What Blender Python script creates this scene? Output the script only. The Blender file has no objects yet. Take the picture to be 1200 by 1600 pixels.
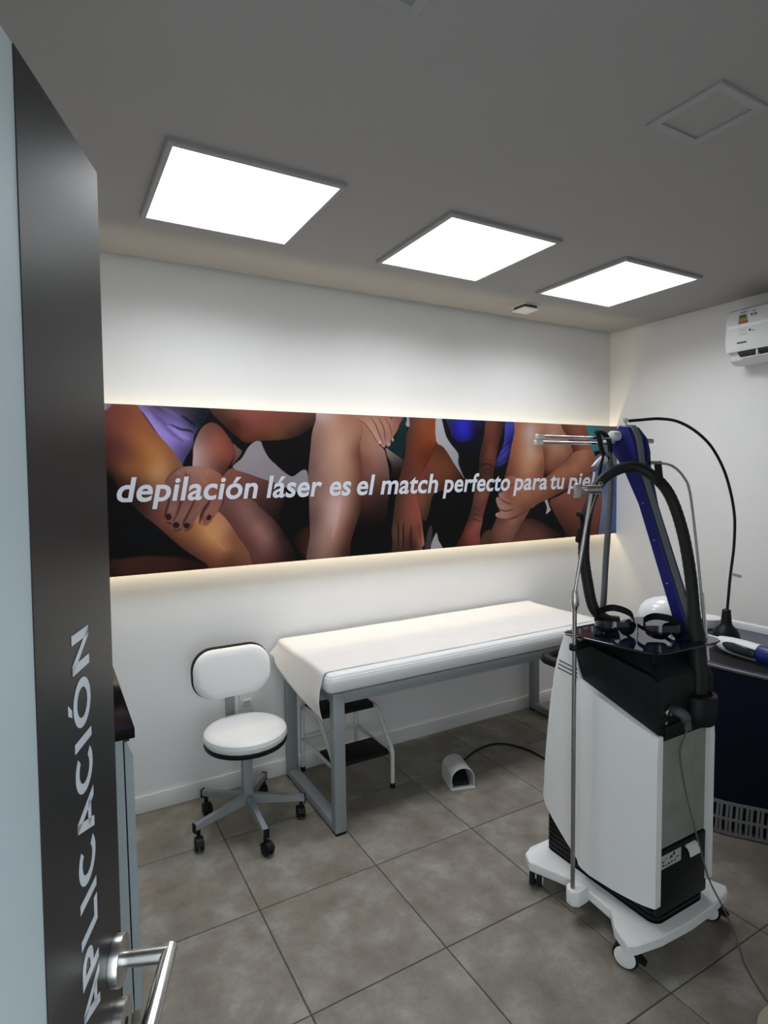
import bpy, bmesh, math, random
import numpy as np
from mathutils import Vector, Matrix
R = math.radians
random.seed(7)
SC = bpy.context.scene
COL = SC.collection

# ------------------------------------------------------------------ camera
cam_d = bpy.data.cameras.new('camera')
cam = bpy.data.objects.new('camera', cam_d)
COL.objects.link(cam)
SC.camera = cam
cam_d.sensor_fit = 'HORIZONTAL'
cam_d.sensor_width = 36.0
cam_d.lens = 919.806 / 1200 * 36.0
cam_d.clip_start = 0.02
yaw, pitch, roll = R(29.6644), R(3.4993), R(-0.7251)
fw = Vector((math.sin(yaw)*math.cos(pitch), math.cos(yaw)*math.cos(pitch), -math.sin(pitch)))
r0 = Vector((math.cos(yaw), -math.sin(yaw), 0))
u0 = r0.cross(fw)
rt = r0*math.cos(roll) + u0*math.sin(roll)
up = rt.cross(fw)
M = Matrix((rt, up, -fw)).transposed().to_4x4()
M.translation = (0, 0, 1.6197)
cam.matrix_world = M

# ------------------------------------------------------------------ world, exposure
w = bpy.data.worlds.new('world')
SC.world = w
w.use_nodes = True
w.node_tree.nodes['Background'].inputs[0].default_value = (0.85, 0.95, 1.0, 1)
w.node_tree.nodes['Background'].inputs[1].default_value = 2.6
SC.view_settings.view_transform = 'Standard'
SC.view_settings.look = 'None'
SC.view_settings.gamma = 1.0
SC.view_settings.use_curve_mapping = False
SC.view_settings.exposure = 0.2
PANEL_W, PANEL_SPREAD = 7.7, 153   # watts and beam of each lit ceiling panel
PANEL_E = 1.6       # the three lit ceiling panels
LED_E = 20.0         # the strips behind the picture panel

# ------------------------------------------------------------------ room numbers (metres)
XL, XR, YB, YF, ZC = -0.42, 3.651, 3.0, 0.03, 2.644

# ------------------------------------------------------------------ helpers
def BM(): return bmesh.new()

def box(bm, x0, x1, y0, y1, z0, z1):
    v = [bm.verts.new((x, y, z)) for z in (z0, z1) for y in (y0, y1) for x in (x0, x1)]
    for f in ((0,2,3,1),(4,5,7,6),(0,1,5,4),(2,6,7,3),(0,4,6,2),(1,3,7,5)):
        bm.faces.new([v[i] for i in f])
    return bm

def bevel(bm, wd, seg=2, ang=30):
    bmesh.ops.recalc_face_normals(bm, faces=bm.faces)
    es = [e for e in bm.edges if len(e.link_faces) == 2 and e.calc_face_angle(0) > R(ang)]
    bmesh.ops.bevel(bm, geom=es, offset=wd, segments=seg, profile=0.5, affect='EDGES', clamp_overlap=True)
    return bm

def prism(bm, pts, axis, lo, hi):
    def P(a, b, c):
        return (c, a, b) if axis == 'x' else ((a, c, b) if axis == 'y' else (a, b, c))
    A = [bm.verts.new(P(a, b, lo)) for a, b in pts]
    B = [bm.verts.new(P(a, b, hi)) for a, b in pts]
    n = len(pts)
    bm.faces.new(A); bm.faces.new(B[::-1])
    for i in range(n):
        bm.faces.new((A[i], B[i], B[(i+1) % n], A[(i+1) % n]))
    return bm

def spline(pts, k=8, closed=False):
    P = [Vector(p) for p in pts]
    n = len(P); out = []
    for i in range(n if closed else n-1):
        if closed:
            a, b, c, d = P[(i-1) % n], P[i], P[(i+1) % n], P[(i+2) % n]
        else:
            b, c = P[i], P[i+1]
            a = P[i-1] if i > 0 else b*2-c
            d = P[i+2] if i+2 < n else c*2-b
        for j in range(k):
            t = j/k
            out.append(0.5*((2*b)+(c-a)*t+(2*a-5*b+4*c-d)*t*t+(3*b-a-3*c+d)*t**3))
    if not closed: out.append(P[-1])
    return out

def loft(bm, rings, cap=True, closed=False):
    V = [[bm.verts.new(p) for p in r] for r in rings]
    m = len(V[0])
    rng = range(len(V)) if closed else range(len(V)-1)
    for i in rng:
        a, b = V[i], V[(i+1) % len(V)]
        for j in range(m):
            bm.faces.new((a[j], a[(j+1) % m], b[(j+1) % m], b[j]))
    if cap and not closed:
        bm.faces.new(V[0][::-1]); bm.faces.new(V[-1])
    return bm

def tube(bm, pts, r, n=10, closed=False, sq=None):
    P = [Vector(p) for p in pts]
    m = len(P)
    T = []
    for i in range(m):
        if closed: t = P[(i+1) % m]-P[(i-1) % m]
        else: t = P[min(i+1, m-1)]-P[max(i-1, 0)]
        T.append(t.normalized())
    ref = Vector((0, 0, 1)) if abs(T[0].z) < 0.9 else Vector((1, 0, 0))
    nrm = (ref - T[0]*ref.dot(T[0])).normalized()
    rings = []
    for i in range(m):
        nrm = (nrm - T[i]*nrm.dot(T[i])).normalized()
        b = T[i].cross(nrm)
        rr = r[i] if isinstance(r, (list, tuple)) else r
        rings.append([P[i] + (nrm*math.cos(2*math.pi*k/n) + b*math.sin(2*math.pi*k/n))*rr for k in range(n)])
    return loft(bm, rings, closed=closed)

def bar(bm, a, b, wd, ht, upv=(0, 0, 1)):
    """rectangular bar from a to b; wd sideways, ht along up"""
    a, b = Vector(a), Vector(b)
    t = (b-a).normalized(); u = Vector(upv); u = (u - t*u.dot(t)).normalized(); s = t.cross(u)
    r = lambda c: [c+s*wd/2*i+u*ht/2*j for i, j in ((-1,-1),(1,-1),(1,1),(-1,1))]
    return loft(bm, [r(a), r(b)])

def lathe(bm, prof, n=28, at=(0, 0, 0), axis=(0, 0, 1)):
    ax = Vector(axis).normalized(); at = Vector(at)
    q = Vector((0, 0, 1)).rotation_difference(ax)
    rings = []
    for r_, z in prof:
        r_ = max(r_, 1e-5)
        rings.append([at + q @ Vector((r_*math.cos(2*math.pi*k/n), r_*math.sin(2*math.pi*k/n), z)) for k in range(n)])
    return loft(bm, rings)

def rrect(w_, h_, r_, n=6, c=(0, 0)):
    out = []
    for k, (sx, sy) in enumerate(((1, 1), (-1, 1), (-1, -1), (1, -1))):
        for i in range(n+1):
            a = math.pi/2*(k + i/n)
            out.append((c[0]+sx*(w_/2-r_)+r_*math.cos(a), c[1]+sy*(h_/2-r_)+r_*math.sin(a)))
    return out

def link(name, me_or_none, parent=None):
    o = bpy.data.objects.new(name, me_or_none)
    COL.objects.link(o)
    if parent: o.parent = parent
    return o

def part(name, bm, m, parent=None, local=False, smooth=35):
    """one mesh object; bm is in world metres unless local"""
    bmesh.ops.recalc_face_normals(bm, faces=bm.faces)
    if parent is not None and not local:
        p, off = parent, Vector((0, 0, 0))
        while p is not None:
            off += Vector(p.location); p = p.parent
        bmesh.ops.translate(bm, verts=bm.verts, vec=-off)
    me = bpy.data.meshes.new(name)
    bm.to_mesh(me); bm.free()
    if smooth:
        for p in me.polygons: p.use_smooth = True
        me.set_sharp_from_angle(angle=R(smooth))
    me.materials.append(m)
    return link(name, me, parent)

def tag(o, label=None, cat=None, group=None, kind=None):
    if label: o['label'] = label
    if cat: o['category'] = cat
    if group: o['group'] = group
    if kind: o['kind'] = kind
    return o

def thing(name, loc, label, cat, group=None, rz=0):
    o = bpy.data.objects.new(name, None)
    o.empty_display_size = 0.1
    COL.objects.link(o)
    o.location = loc; o.rotation_euler = (0, 0, rz)
    return tag(o, label, cat, group)

def dup(o, parent=None):
    c = o.copy(); COL.objects.link(c)
    if parent is not None: c.parent = parent
    for ch in list(o.children): dup(ch, c)
    return c

def mat(name, col, rough=0.5, metal=0.0, spec=0.5, noise=0.0, nscale=20, bump=0.0, bscale=200, coat=0, trans=0, ior=1.45, emit=None, rvar=0.0, **kw):
    m = bpy.data.materials.new(name); m.use_nodes = True
    N, Lk = m.node_tree.nodes, m.node_tree.links
    b = N['Principled BSDF']
    b.inputs['Roughness'].default_value = rough
    b.inputs['Metallic'].default_value = metal
    b.inputs['Specular IOR Level'].default_value = spec
    b.inputs['Coat Weight'].default_value = coat
    b.inputs['Transmission Weight'].default_value = trans
    b.inputs['IOR'].default_value = ior
    tc = N.new('ShaderNodeTexCoord')
    c = (*col, 1)
    b.inputs['Base Color'].default_value = c
    if noise > 0:
        t = N.new('ShaderNodeTexNoise'); t.inputs['Scale'].default_value = nscale; t.inputs['Detail'].default_value = 5
        Lk.new(tc.outputs['Object'], t.inputs['Vector'])
        r_ = N.new('ShaderNodeValToRGB')
        r_.color_ramp.elements[0].position = 0.3; r_.color_ramp.elements[1].position = 0.7
        r_.color_ramp.elements[0].color = (*[x*(1-noise) for x in col], 1)
        r_.color_ramp.elements[1].color = (*[min(1, x*(1+noise)) for x in col], 1)
        Lk.new(t.outputs['Fac'], r_.inputs['Fac']); Lk.new(r_.outputs['Color'], b.inputs['Base Color'])
        if rvar > 0:
            mr = N.new('ShaderNodeMapRange'); mr.inputs['To Min'].default_value = rough-rvar; mr.inputs['To Max'].default_value = rough+rvar
            Lk.new(t.outputs['Fac'], mr.inputs['Value']); Lk.new(mr.outputs['Result'], b.inputs['Roughness'])
    if bump > 0:
        t2 = N.new('ShaderNodeTexNoise'); t2.inputs['Scale'].default_value = bscale; t2.inputs['Detail'].default_value = 3
        Lk.new(tc.outputs['Object'], t2.inputs['Vector'])
        bp = N.new('ShaderNodeBump'); bp.inputs['Strength'].default_value = bump; bp.inputs['Distance'].default_value = 0.001
        Lk.new(t2.outputs['Fac'], bp.inputs['Height']); Lk.new(bp.outputs['Normal'], b.inputs['Normal'])
    if emit:
        b.inputs['Emission Color'].default_value = (*emit[0], 1); b.inputs['Emission Strength'].default_value = emit[1]
    return m

# ------------------------------------------------------------------ materials
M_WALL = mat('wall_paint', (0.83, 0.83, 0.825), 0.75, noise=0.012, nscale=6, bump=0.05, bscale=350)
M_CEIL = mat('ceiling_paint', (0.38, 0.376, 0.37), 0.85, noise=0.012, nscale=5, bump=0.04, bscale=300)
M_TRIM = mat('white_skirting', (0.78, 0.78, 0.78), 0.45, noise=0.01)
M_GROUT = mat('dark_grout', (0.075, 0.07, 0.07), 0.9, noise=0.15, nscale=60)
M_WHITEP = mat('white_plastic', (0.74, 0.75, 0.755), 0.42, noise=0.012, nscale=12)
M_BODY = mat('machine_white', (0.83, 0.84, 0.84), 0.5, noise=0.012, nscale=9, bump=0.05, bscale=700)
M_BLACKP = mat('black_plastic', (0.007, 0.009, 0.010), 0.45, spec=0.25, noise=0.15, nscale=30, bump=0.08, bscale=600)
M_BLACKM = mat('black_rubber', (0.008, 0.008, 0.009), 0.6, spec=0.3, noise=0.2, nscale=40)
M_GLOSSK = mat('gloss_black_glass', (0.006, 0.008, 0.018), 0.05, spec=0.6, coat=0.3, noise=0.1)
M_GREYM = mat('grey_painted_steel', (0.29, 0.315, 0.33), 0.42, metal=0.15, noise=0.03, nscale=25)
M_VINYL = mat('white_vinyl', (0.82, 0.825, 0.825), 0.42, noise=0.015, nscale=8, bump=0.12, bscale=120)
M_PAPER = mat('exam_paper', (0.80, 0.775, 0.76), 0.85, noise=0.02, nscale=14, bump=0.15, bscale=60)
M_STEEL = mat('brushed_steel', (0.58, 0.57, 0.55), 0.28, metal=1.0, noise=0.08, nscale=80)
M_DSTEEL = mat('dark_steel', (0.30, 0.29, 0.285), 0.35, metal=0.9, noise=0.08, nscale=60)
M_CHROME = mat('chrome', (0.72, 0.72, 0.71), 0.14, metal=1.0, noise=0.04, nscale=40)
M_BLUE = mat('deep_blue_panel', (0.008, 0.012, 0.16), 0.35, noise=0.05, nscale=20)
M_NAVY = mat('navy_panel', (0.0022, 0.0026, 0.016), 0.5, spec=0.25, noise=0.08, nscale=20)
M_NAVYTOP = mat('navy_top', (0.045, 0.045, 0.085), 0.33, noise=0.06, nscale=20)
M_CORE = mat('grey_core', (0.20, 0.215, 0.22), 0.5, noise=0.05)
M_HOSE = mat('black_hose', (0.012, 0.014, 0.014), 0.5, spec=0.35, noise=0.1, nscale=50)
M_GHOSE = mat('grey_hose', (0.11, 0.115, 0.12), 0.5, noise=0.08, nscale=40)
M_FRAMEW = mat('white_enamel_tube', (0.70, 0.70, 0.69), 0.35, noise=0.015)
M_DOOR = mat('pale_door_laminate', (0.36, 0.42, 0.44), 0.42, spec=0.25, noise=0.02, nscale=10, bump=0.03, bscale=500)
M_DSTRIP = mat('dark_door_strip', (0.022, 0.021, 0.022), 0.34, spec=0.16, noise=0.06, nscale=40)
M_LETTER = mat('silver_vinyl_letters', (0.50, 0.53, 0.57), 0.4, noise=0.01)
M_PRINTTXT = mat('printed_letters', (0.62, 0.65, 0.72), 0.5, noise=0.01)
M_DIFF = mat('lit_diffuser', (0.9, 0.9, 0.9), 0.5, emit=((0.93, 0.965, 1.0), PANEL_E))
M_LED = mat('warm_led', (0.9, 0.8, 0.6), 0.5, emit=((1.0, 0.80, 0.50), LED_E))
M_SHADOW = mat('dark_gap', (0.05, 0.05, 0.05), 0.9, noise=0.1)
M_FRAMEG = mat('panel_frame_grey', (0.34, 0.34, 0.34), 0.5, noise=0.02)
M_OFFCEIL = mat('downlight_off_white', (0.36, 0.365, 0.365), 0.5, noise=0.02)
M_OFFGLASS = mat('downlight_glass', (0.42, 0.42, 0.415), 0.45, spec=0.3, noise=0.04, nscale=8)
M_TOPK = mat('polished_black_stone', (0.006, 0.006, 0.007), 0.12, spec=0.22, noise=0.15, nscale=60)
M_BEIGE = mat('tan_laminate', (0.20, 0.14, 0.07), 0.5, noise=0.2, nscale=15)
M_CLEAR = mat('clear_plastic', (0.75, 0.77, 0.78), 0.2, spec=0.6, noise=0.02)

def tile_material():
    m = bpy.data.materials.new('stone_look_tile'); m.use_nodes = True
    N, Lk = m.node_tree.nodes, m.node_tree.links
    b = N['Principled BSDF']
    geo = N.new('ShaderNodeNewGeometry'); oi = N.new('ShaderNodeObjectInfo')
    mul = N.new('ShaderNodeMath'); mul.operation = 'MULTIPLY'; mul.inputs[1].default_value = 40
    Lk.new(oi.outputs['Random'], mul.inputs[0])
    add = N.new('ShaderNodeVectorMath'); add.operation = 'ADD'
    Lk.new(geo.outputs['Position'], add.inputs[0]); Lk.new(mul.outputs[0], add.inputs[1])
    n1 = N.new('ShaderNodeTexNoise'); n1.inputs['Scale'].default_value = 6.5; n1.inputs['Detail'].default_value = 8; n1.inputs['Roughness'].default_value = 0.62
    n2 = N.new('ShaderNodeTexNoise'); n2.inputs['Scale'].default_value = 90; n2.inputs['Detail'].default_value = 4
    Lk.new(add.outputs[0], n1.inputs['Vector']); Lk.new(add.outputs[0], n2.inputs['Vector'])
    r1 = N.new('ShaderNodeValToRGB')
    e = r1.color_ramp.elements
    e[0].position = 0.30; e[0].color = (0.180, 0.154, 0.124, 1)
    e[1].position = 0.74; e[1].color = (0.375, 0.358, 0.325, 1)
    k = e.new(0.52); k.color = (0.255, 0.229, 0.193, 1)
    Lk.new(n1.outputs['Fac'], r1.inputs['Fac'])
    mx = N.new('ShaderNodeMix'); mx.data_type = 'RGBA'; mx.blend_type = 'MULTIPLY'; mx.inputs['Factor'].default_value = 0.35
    r2 = N.new('ShaderNodeValToRGB'); r2.color_ramp.elements[0].position = 0.3; r2.color_ramp.elements[0].color = (0.72, 0.72, 0.72, 1); r2.color_ramp.elements[1].position = 0.6
    Lk.new(n2.outputs['Fac'], r2.inputs['Fac'])
    Lk.new(r1.outputs['Color'], mx.inputs['A']); Lk.new(r2.outputs['Color'], mx.inputs['B'])
    Lk.new(mx.outputs['Result'], b.inputs['Base Color'])
    mr = N.new('ShaderNodeMapRange'); mr.inputs['To Min'].default_value = 0.42; mr.inputs['To Max'].default_value = 0.60
    Lk.new(n1.outputs['Fac'], mr.inputs['Value']); Lk.new(mr.outputs['Result'], b.inputs['Roughness'])
    bp = N.new('ShaderNodeBump'); bp.inputs['Strength'].default_value = 0.12; bp.inputs['Distance'].default_value = 0.001
    Lk.new(n2.outputs['Fac'], bp.inputs['Height']); Lk.new(bp.outputs['Normal'], b.inputs['Normal'])
    return m
M_TILE = tile_material()

# ------------------------------------------------------------------ setting
WT = 0.12
floor = part('floor', box(BM(), XL-WT, XR+WT, YF-1.6, YB+WT, -0.10, -0.003), M_GROUT, smooth=0)
tag(floor, 'stone-look grey tiled floor with dark grout', kind='structure')
tx = [XL] + [1.1244+0.5*k for k in range(-3, 6)] + [XR]
ty = [YF] + [2.0785+0.5*k for k in range(-4, 2)] + [YB]
J, CH = 0.0022, 0.0016
tile_cache = {}
for i in range(len(tx)-1):
    for j in range(len(ty)-1):
        x0, x1, y0, y1 = tx[i], tx[i+1], ty[j], ty[j+1]
        wx, wy = round(x1-x0, 4), round(y1-y0, 4)
        if (wx, wy) not in tile_cache:
            hx, hy = wx/2-J, wy/2-J
            bm = BM()
            ring = lambda a, b, z: [(-a, -b, z), (a, -b, z), (a, b, z), (-a, b, z)]
            loft(bm, [ring(hx, hy, -0.008), ring(hx, hy, -CH), ring(hx-CH, hy-CH, 0.0)])
            o = part('tile', bm, M_TILE, floor, local=True, smooth=0)
            tile_cache[(wx, wy)] = o
        else:
            o = tile_cache[(wx, wy)].copy(); COL.objects.link(o)
        o.location = ((x0+x1)/2, (y0+y1)/2, 0)

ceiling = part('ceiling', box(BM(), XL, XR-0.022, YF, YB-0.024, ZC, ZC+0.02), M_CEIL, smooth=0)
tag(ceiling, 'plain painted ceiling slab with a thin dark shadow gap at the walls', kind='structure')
part('slab_above', box(BM(), XL-WT, XR+WT, YF-0.12, YB+WT, ZC+0.02, ZC+0.12), M_SHADOW, ceiling, smooth=0)
tag(part('wall_back', box(BM(), XL-WT, XR+WT, YB, YB+WT, 0, ZC+0.02), M_WALL, smooth=0), 'white back wall behind the long picture', kind='structure')
tag(part('wall_right', box(BM(), XR, XR+WT, YF-0.12, YB, 0, ZC+0.02), M_WALL, smooth=0), 'white right wall with the air conditioner', kind='structure')
tag(part('wall_left', box(BM(), XL-WT, XL, YF-0.12, YB, 0, ZC+0.02), M_WALL, smooth=0), 'white left wall behind the open door', kind='structure')
bm = BM()
box(bm, XL, -0.30, YF-0.12, YF, 0, ZC+0.02)
box(bm, 0.62, XR, YF-0.12, YF, 0, ZC+0.02)
box(bm, -0.30, 0.62, YF-0.12, YF, 2.05, ZC+0.02)
tag(part('wall_front', bm, M_WALL, smooth=0), 'white wall with the doorway the view is taken from', kind='structure')
def skirting(name, x0, x1, y0, y1, lab):
    bm = box(BM(), x0, x1, y0, y1, 0, 0.086); bevel(bm, 0.005, 2)
    tag(part(name, bm, M_TRIM), lab, kind='structure')
skirting('baseboard_back', 0.19, XR, YB-0.014, YB, 'white skirting board along the back wall')
skirting('baseboard_right', XR-0.014, XR, YF, YB-0.014, 'white skirting board along the right wall')

# lit ceiling panels
def ceiling_panel(x, y, lab):
    t = thing('ceiling_light', (x, y, ZC), lab, 'ceiling light', 'lit square ceiling panels')
    h, d, z0 = 0.300, 0.281, ZC-0.016
    fr = BM()
    ring = lambda a, z: [(x-a, y-a, z), (x+a, y-a, z), (x+a, y+a, z), (x-a, y+a, z)]
    loft(fr, [ring(h, ZC), ring(h, z0+0.004), ring(h-0.004, z0), ring(d, z0), ring(d, z0+0.006), ring(d-0.002, ZC)], cap=False)
    part('frame', fr, M_FRAMEG, t, smooth=0)
    part('diffuser', loft(BM(), [ring(d, z0+0.010), ring(d, z0+0.002)]), M_DIFF, t, smooth=0)
    la = bpy.data.lights.new('panel_lamp', 'AREA'); la.shape = 'SQUARE'; la.size = 2*d
    la.energy = PANEL_W; la.spread = R(PANEL_SPREAD); la.color = (0.95, 0.975, 1.0)
    lo_ = link('panel_lamp', la, t); lo_.location = (0, 0, z0-ZC+0.0015)
ceiling_panel(0.653, 2.203, 'lit square ceiling panel nearest the open door, largest of the three in view')
ceiling_panel(1.700, 2.203, 'lit square ceiling panel, the middle one of the three')
ceiling_panel(2.722, 2.203, 'lit square ceiling panel nearest the air conditioner')

# unlit small downlights
def downlight(x, y, lab):
    t = thing('ceiling_downlight', (x, y, ZC), lab, 'ceiling light', 'unlit small square downlights')
    ring = lambda a, z: [(x-a, y-a, z), (x+a, y-a, z), (x+a, y+a, z), (x-a, y+a, z)]
    part('frame', loft(BM(), [ring(0.113, ZC), ring(0.113, ZC-0.005), ring(0.109, ZC-0.008), ring(0.084, ZC-0.006), ring(0.083, ZC+0.014)], cap=False), M_OFFCEIL, t, smooth=0)
    part('diffuser', loft(BM(), [ring(0.082, ZC+0.002), ring(0.080, ZC+0.0005)]), M_OFFGLASS, t, smooth=0)
    part('gap', loft(BM(), [ring(0.084, ZC+0.0152), ring(0.084, ZC+0.0142)]), M_SHADOW, t, smooth=0)
downlight(1.688, 1.062, 'unlit square downlight in the ceiling to the right, nearest the air conditioner')
downlight(0.645, 1.048, 'unlit square downlight cut off by the top edge of the picture')

# small square ceiling fitting by the back wall
t = thing('ceiling_speaker', (2.575, 2.745, ZC), 'small square white ceiling fitting between the panels and the back wall', 'ceiling fitting')
x, y = 2.575, 2.745
ring = lambda a, z: [(x-a, y-a, z), (x+a, y-a, z), (x+a, y+a, z), (x-a, y+a, z)]
part('base', loft(BM(), [ring(0.062, ZC), ring(0.062, ZC-0.006)]), M_WHITEP, t, smooth=0)
part('neck', loft(BM(), [ring(0.048, ZC-0.006), ring(0.048, ZC-0.022)]), M_SHADOW, t, smooth=0)
part('cover', bevel(loft(BM(), [ring(0.060, ZC-0.022), ring(0.060, ZC-0.030)]), 0.003, 2), M_WHITEP, t)

# ------------------------------------------------------------------ open door
TILT = R(1.75)
DR = Vector((-0.35757, -0.93389, 0)); DN = Vector((0.93389, -0.35757, 0))
D0 = Vector((0.068, 0.829, 2.0))
def dp(s, z, n=0.0):
    """point on the door leaf: s back from the free edge, z height, n out of the face"""
    zz = z-2.0
    s2 = s*math.cos(TILT) - zz*math.sin(TILT)
    z2 = zz*math.cos(TILT) + s*math.sin(TILT)
    s2 = s - zz*math.tan(TILT)
    return D0 + DR*s2 + DN*n + Vector((0, 0, zz))
def dbox(bm, s0, s1, z0, z1, n0, n1):
    rr = lambda z: [dp(s0, z, n0), dp(s1, z, n0), dp(s1, z, n1), dp(s0, z, n1)]
    return loft(bm, [rr(z0), rr(z1)])
door = part('door_1', bevel(dbox(BM(), 0, 0.80, 0.012, 2.0, -0.042, 0), 0.0015, 1), M_DOOR)
tag(door, 'pale grey door standing open at the left with a dark strip', kind='structure')
strip = part('dark_strip', dbox(BM(), 0.0015, 0.222, 0.014, 1.9985, 0, 0.0012), M_DSTRIP, door, smooth=0)
strip['label'] = 'near-black strip along the free edge'

def text_mesh(body, size, off=0.0, shear=0.0, spacing=1.0, sx=1.0):
    cu = bpy.data.curves.new('lettering', 'FONT')
    cu.body = body; cu.size = size; cu.offset = off; cu.shear = shear; cu.space_character = spacing
    cu.extrude = 0.0004
    cu.resolution_u = 6
    o = bpy.data.objects.new('lettering', cu); COL.objects.link(o)
    dg = bpy.context.evaluated_depsgraph_get()
    me = bpy.data.meshes.new_from_object(o.evaluated_get(dg))
    bpy.data.objects.remove(o)
    return me

def glyph_pieces(c):
    """bold capitals on a cap height of 1: list of (quads) and the advance width"""
    T = 0.205
    q = []
    rect = lambda x0, y0, x1, y1: q.append([(x0, y0), (x1, y0), (x1, y1), (x0, y1)])
    def arc(cx, cy, rx, ry, a0, a1, n=14):
        for k in range(n):
            u, v = R(a0+(a1-a0)*k/n), R(a0+(a1-a0)*(k+1)/n)
            p = lambda a, f: (cx+(rx-T*f)*math.cos(a), cy+(ry-T*f)*math.sin(a))
            q.append([p(u, 0), p(v, 0), p(v, 1), p(u, 1)])
    if c == 'I': rect(0.06, 0, 0.06+T, 1); w_ = 0.33
    elif c == 'L': rect(0.06, 0, 0.06+T, 1); rect(0.06+T, 0, 0.66, T*0.95); w_ = 0.68
    elif c == 'N':
        rect(0.06, 0, 0.06+T, 1); rect(0.70, 0, 0.70+T, 1); q.append([(0.06+T, 1), (0.06, 1), (0.70, 0), (0.70+T*0.9, 0)]); w_ = 0.98
    elif c == 'P':
        rect(0.06, 0, 0.06+T, 1); rect(0.06+T, 1-T*0.9, 0.42, 1); rect(0.06+T, 0.34, 0.42, 0.34+T*0.9); arc(0.42, 0.67, 0.33, 0.33, -90, 90); w_ = 0.78
    elif c == 'A':
        q.append([(0.0, 0), (0.23, 0), (0.56, 1), (0.36, 1)]); q.append([(0.92, 0), (0.69, 0), (0.36, 1), (0.56, 1)]); rect(0.20, 0.18, 0.72, 0.36); w_ = 0.90
    elif c in 'CO\u00d3':
        if c == 'C': arc(0.53, 0.5, 0.50, 0.515, 45, 315, 24); w_ = 0.90
        else: arc(0.56, 0.5, 0.53, 0.515, 0, 360, 32); w_ = 1.11
        if c == '\u00d3': q.append([(0.45, 1.10), (0.60, 1.10), (0.78, 1.30), (0.56, 1.30)])
    return q, w_
GL = [glyph_pieces(c) for c in 'APLICACI\u00d3N']
GAP = 0.10
tot = sum(w_ for _, w_ in GL) + GAP*(len(GL)-1)
pos = 0.0
for q, w_ in GL:
    bm = BM()
    for f in q:
        P_ = [dp(0.087 + b_*0.050, 1.024 + (pos+a_)/tot*0.437) for a_, b_ in f]
        loft(bm, [[p+DN*0.0016 for p in P_], [p+DN*0.0018 for p in P_]])
    part('letter', bm, M_LETTER, door, smooth=0)
    pos += w_+GAP

# lever handle and lock rosette on the door
hd = part('lever_handle', tube(BM(), [dp(0.034, 1.027, 0.012), dp(0.034, 1.027, 0.066)], 0.0095, 16), M_STEEL, door)
hd['label'] = 'brushed steel lever handle'
part('rosette', bevel(lathe(BM(), [(0.0285, 0), (0.0285, 0.011), (0.0275, 0.012), (0.001, 0.012)], 40, dp(0.034, 1.027, 0.001), DN), 0.0005, 1), M_STEEL, hd)
bm = BM()
tube(bm, [dp(0.025, 1.027, 0.066), dp(0.17, 1.027, 0.066)], 0.0095, 16)
part('grip', bm, M_CHROME, hd)
rz = part('lock_rosette', lathe(BM(), [(0.0265, 0), (0.0265, 0.010), (0.0255, 0.011), (0.001, 0.011)], 40, dp(0.028, 0.942, 0.001), DN), M_STEEL, door)
part('keyhole', lathe(BM(), [(0.006, 0), (0.006, 0.0008)], 16, dp(0.028, 0.942, 0.012), DN), M_BLACKM, rz)
# ------------------------------------------------------------------ treatment bed
bed = thing('treatment_bed', (1.95, 2.66, 0), 'white padded treatment bed on a grey steel frame against the back wall', 'bed')
bx0, bx1, by0, by1 = 1.060, 2.880, 2.335, 2.972
LW = 0.055
for x, y in ((bx0, by0), (bx0, by1-0.045), (bx1-LW, by0), (bx1-LW, by1-0.045)):
    bm = box(BM(), x, x+LW, y, y+0.045, 0.012, 0.655); bevel(bm, 0.003, 2)
    part('leg', bm, M_GREYM, bed)
for x in (bx0, bx1-LW):
    bm = box(BM(), x, x+LW, by0+0.045, by1-0.045, 0.012, 0.052); bevel(bm, 0.003, 2)
    part('foot_rail', bm, M_GREYM, bed)
    bm = box(BM(), x, x+LW, by0+0.045, by1-0.045, 0.608, 0.655); bevel(bm, 0.003, 2)
    part('end_rail', bm, M_GREYM, bed)
for y in (by0, by1-0.045):
    bm = box(BM(), bx0+LW, bx1-LW, y+0.002, y+0.043, 0.604, 0.655); bevel(bm, 0.003, 2)
    part('side_rail', bm, M_GREYM, bed)
for x in (bx0, bx1-LW):
    for y in (by0+0.002, by1-0.043):
        part('foot_cap', box(BM(), x+0.003, x+LW-0.003, y, y+0.04, 0, 0.012), M_BLACKM, bed)
part('deck', box(BM(), bx0+0.02, bx1-0.02, by0+0.02, by1-0.02, 0.640, 0.6555), M_GREYM, bed, smooth=0)
# mattress: rounded pad with a seam line
mx0, mx1, my0, my1, mz0, mz1 = 1.030, 2.865, 2.325, 2.955, 0.6555, 0.748
bm = BM()
rings = []
prof = [(0.030, mz0), (0.012, mz0+0.004), (0.003, mz0+0.014), (0.0, mz0+0.030), (0.0, mz0+0.050), (0.002, mz1-0.024), (0.0055, mz1-0.020), (0.006, mz1-0.014), (0.012, mz1-0.006), (0.022, mz1-0.0015), (0.045, mz1), (0.10, mz1+0.003), (0.20, mz1+0.004)]
for ins, z in prof:
    w_, h_ = mx1-mx0-2*ins, my1-my0-2*ins
    rr = rrect(w_, h_, max(0.02, 0.032-ins*0.3), 6, ((mx0+mx1)/2, (my0+my1)/2))
    rings.append([(a, b, z) for a, b in rr])
loft(bm, rings)
mt = part('mattress', bm, M_VINYL, bed, smooth=50)
bm = BM()
zs = mz1-0.022
tube(bm, [(a, b, zs) for a, b in rrect(mx1-mx0-0.008, my1-my0-0.008, 0.03, 6, ((mx0+mx1)/2, (my0+my1)/2))], 0.0022, 6, closed=True)
part('piping', bm, M_VINYL, mt)

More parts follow.
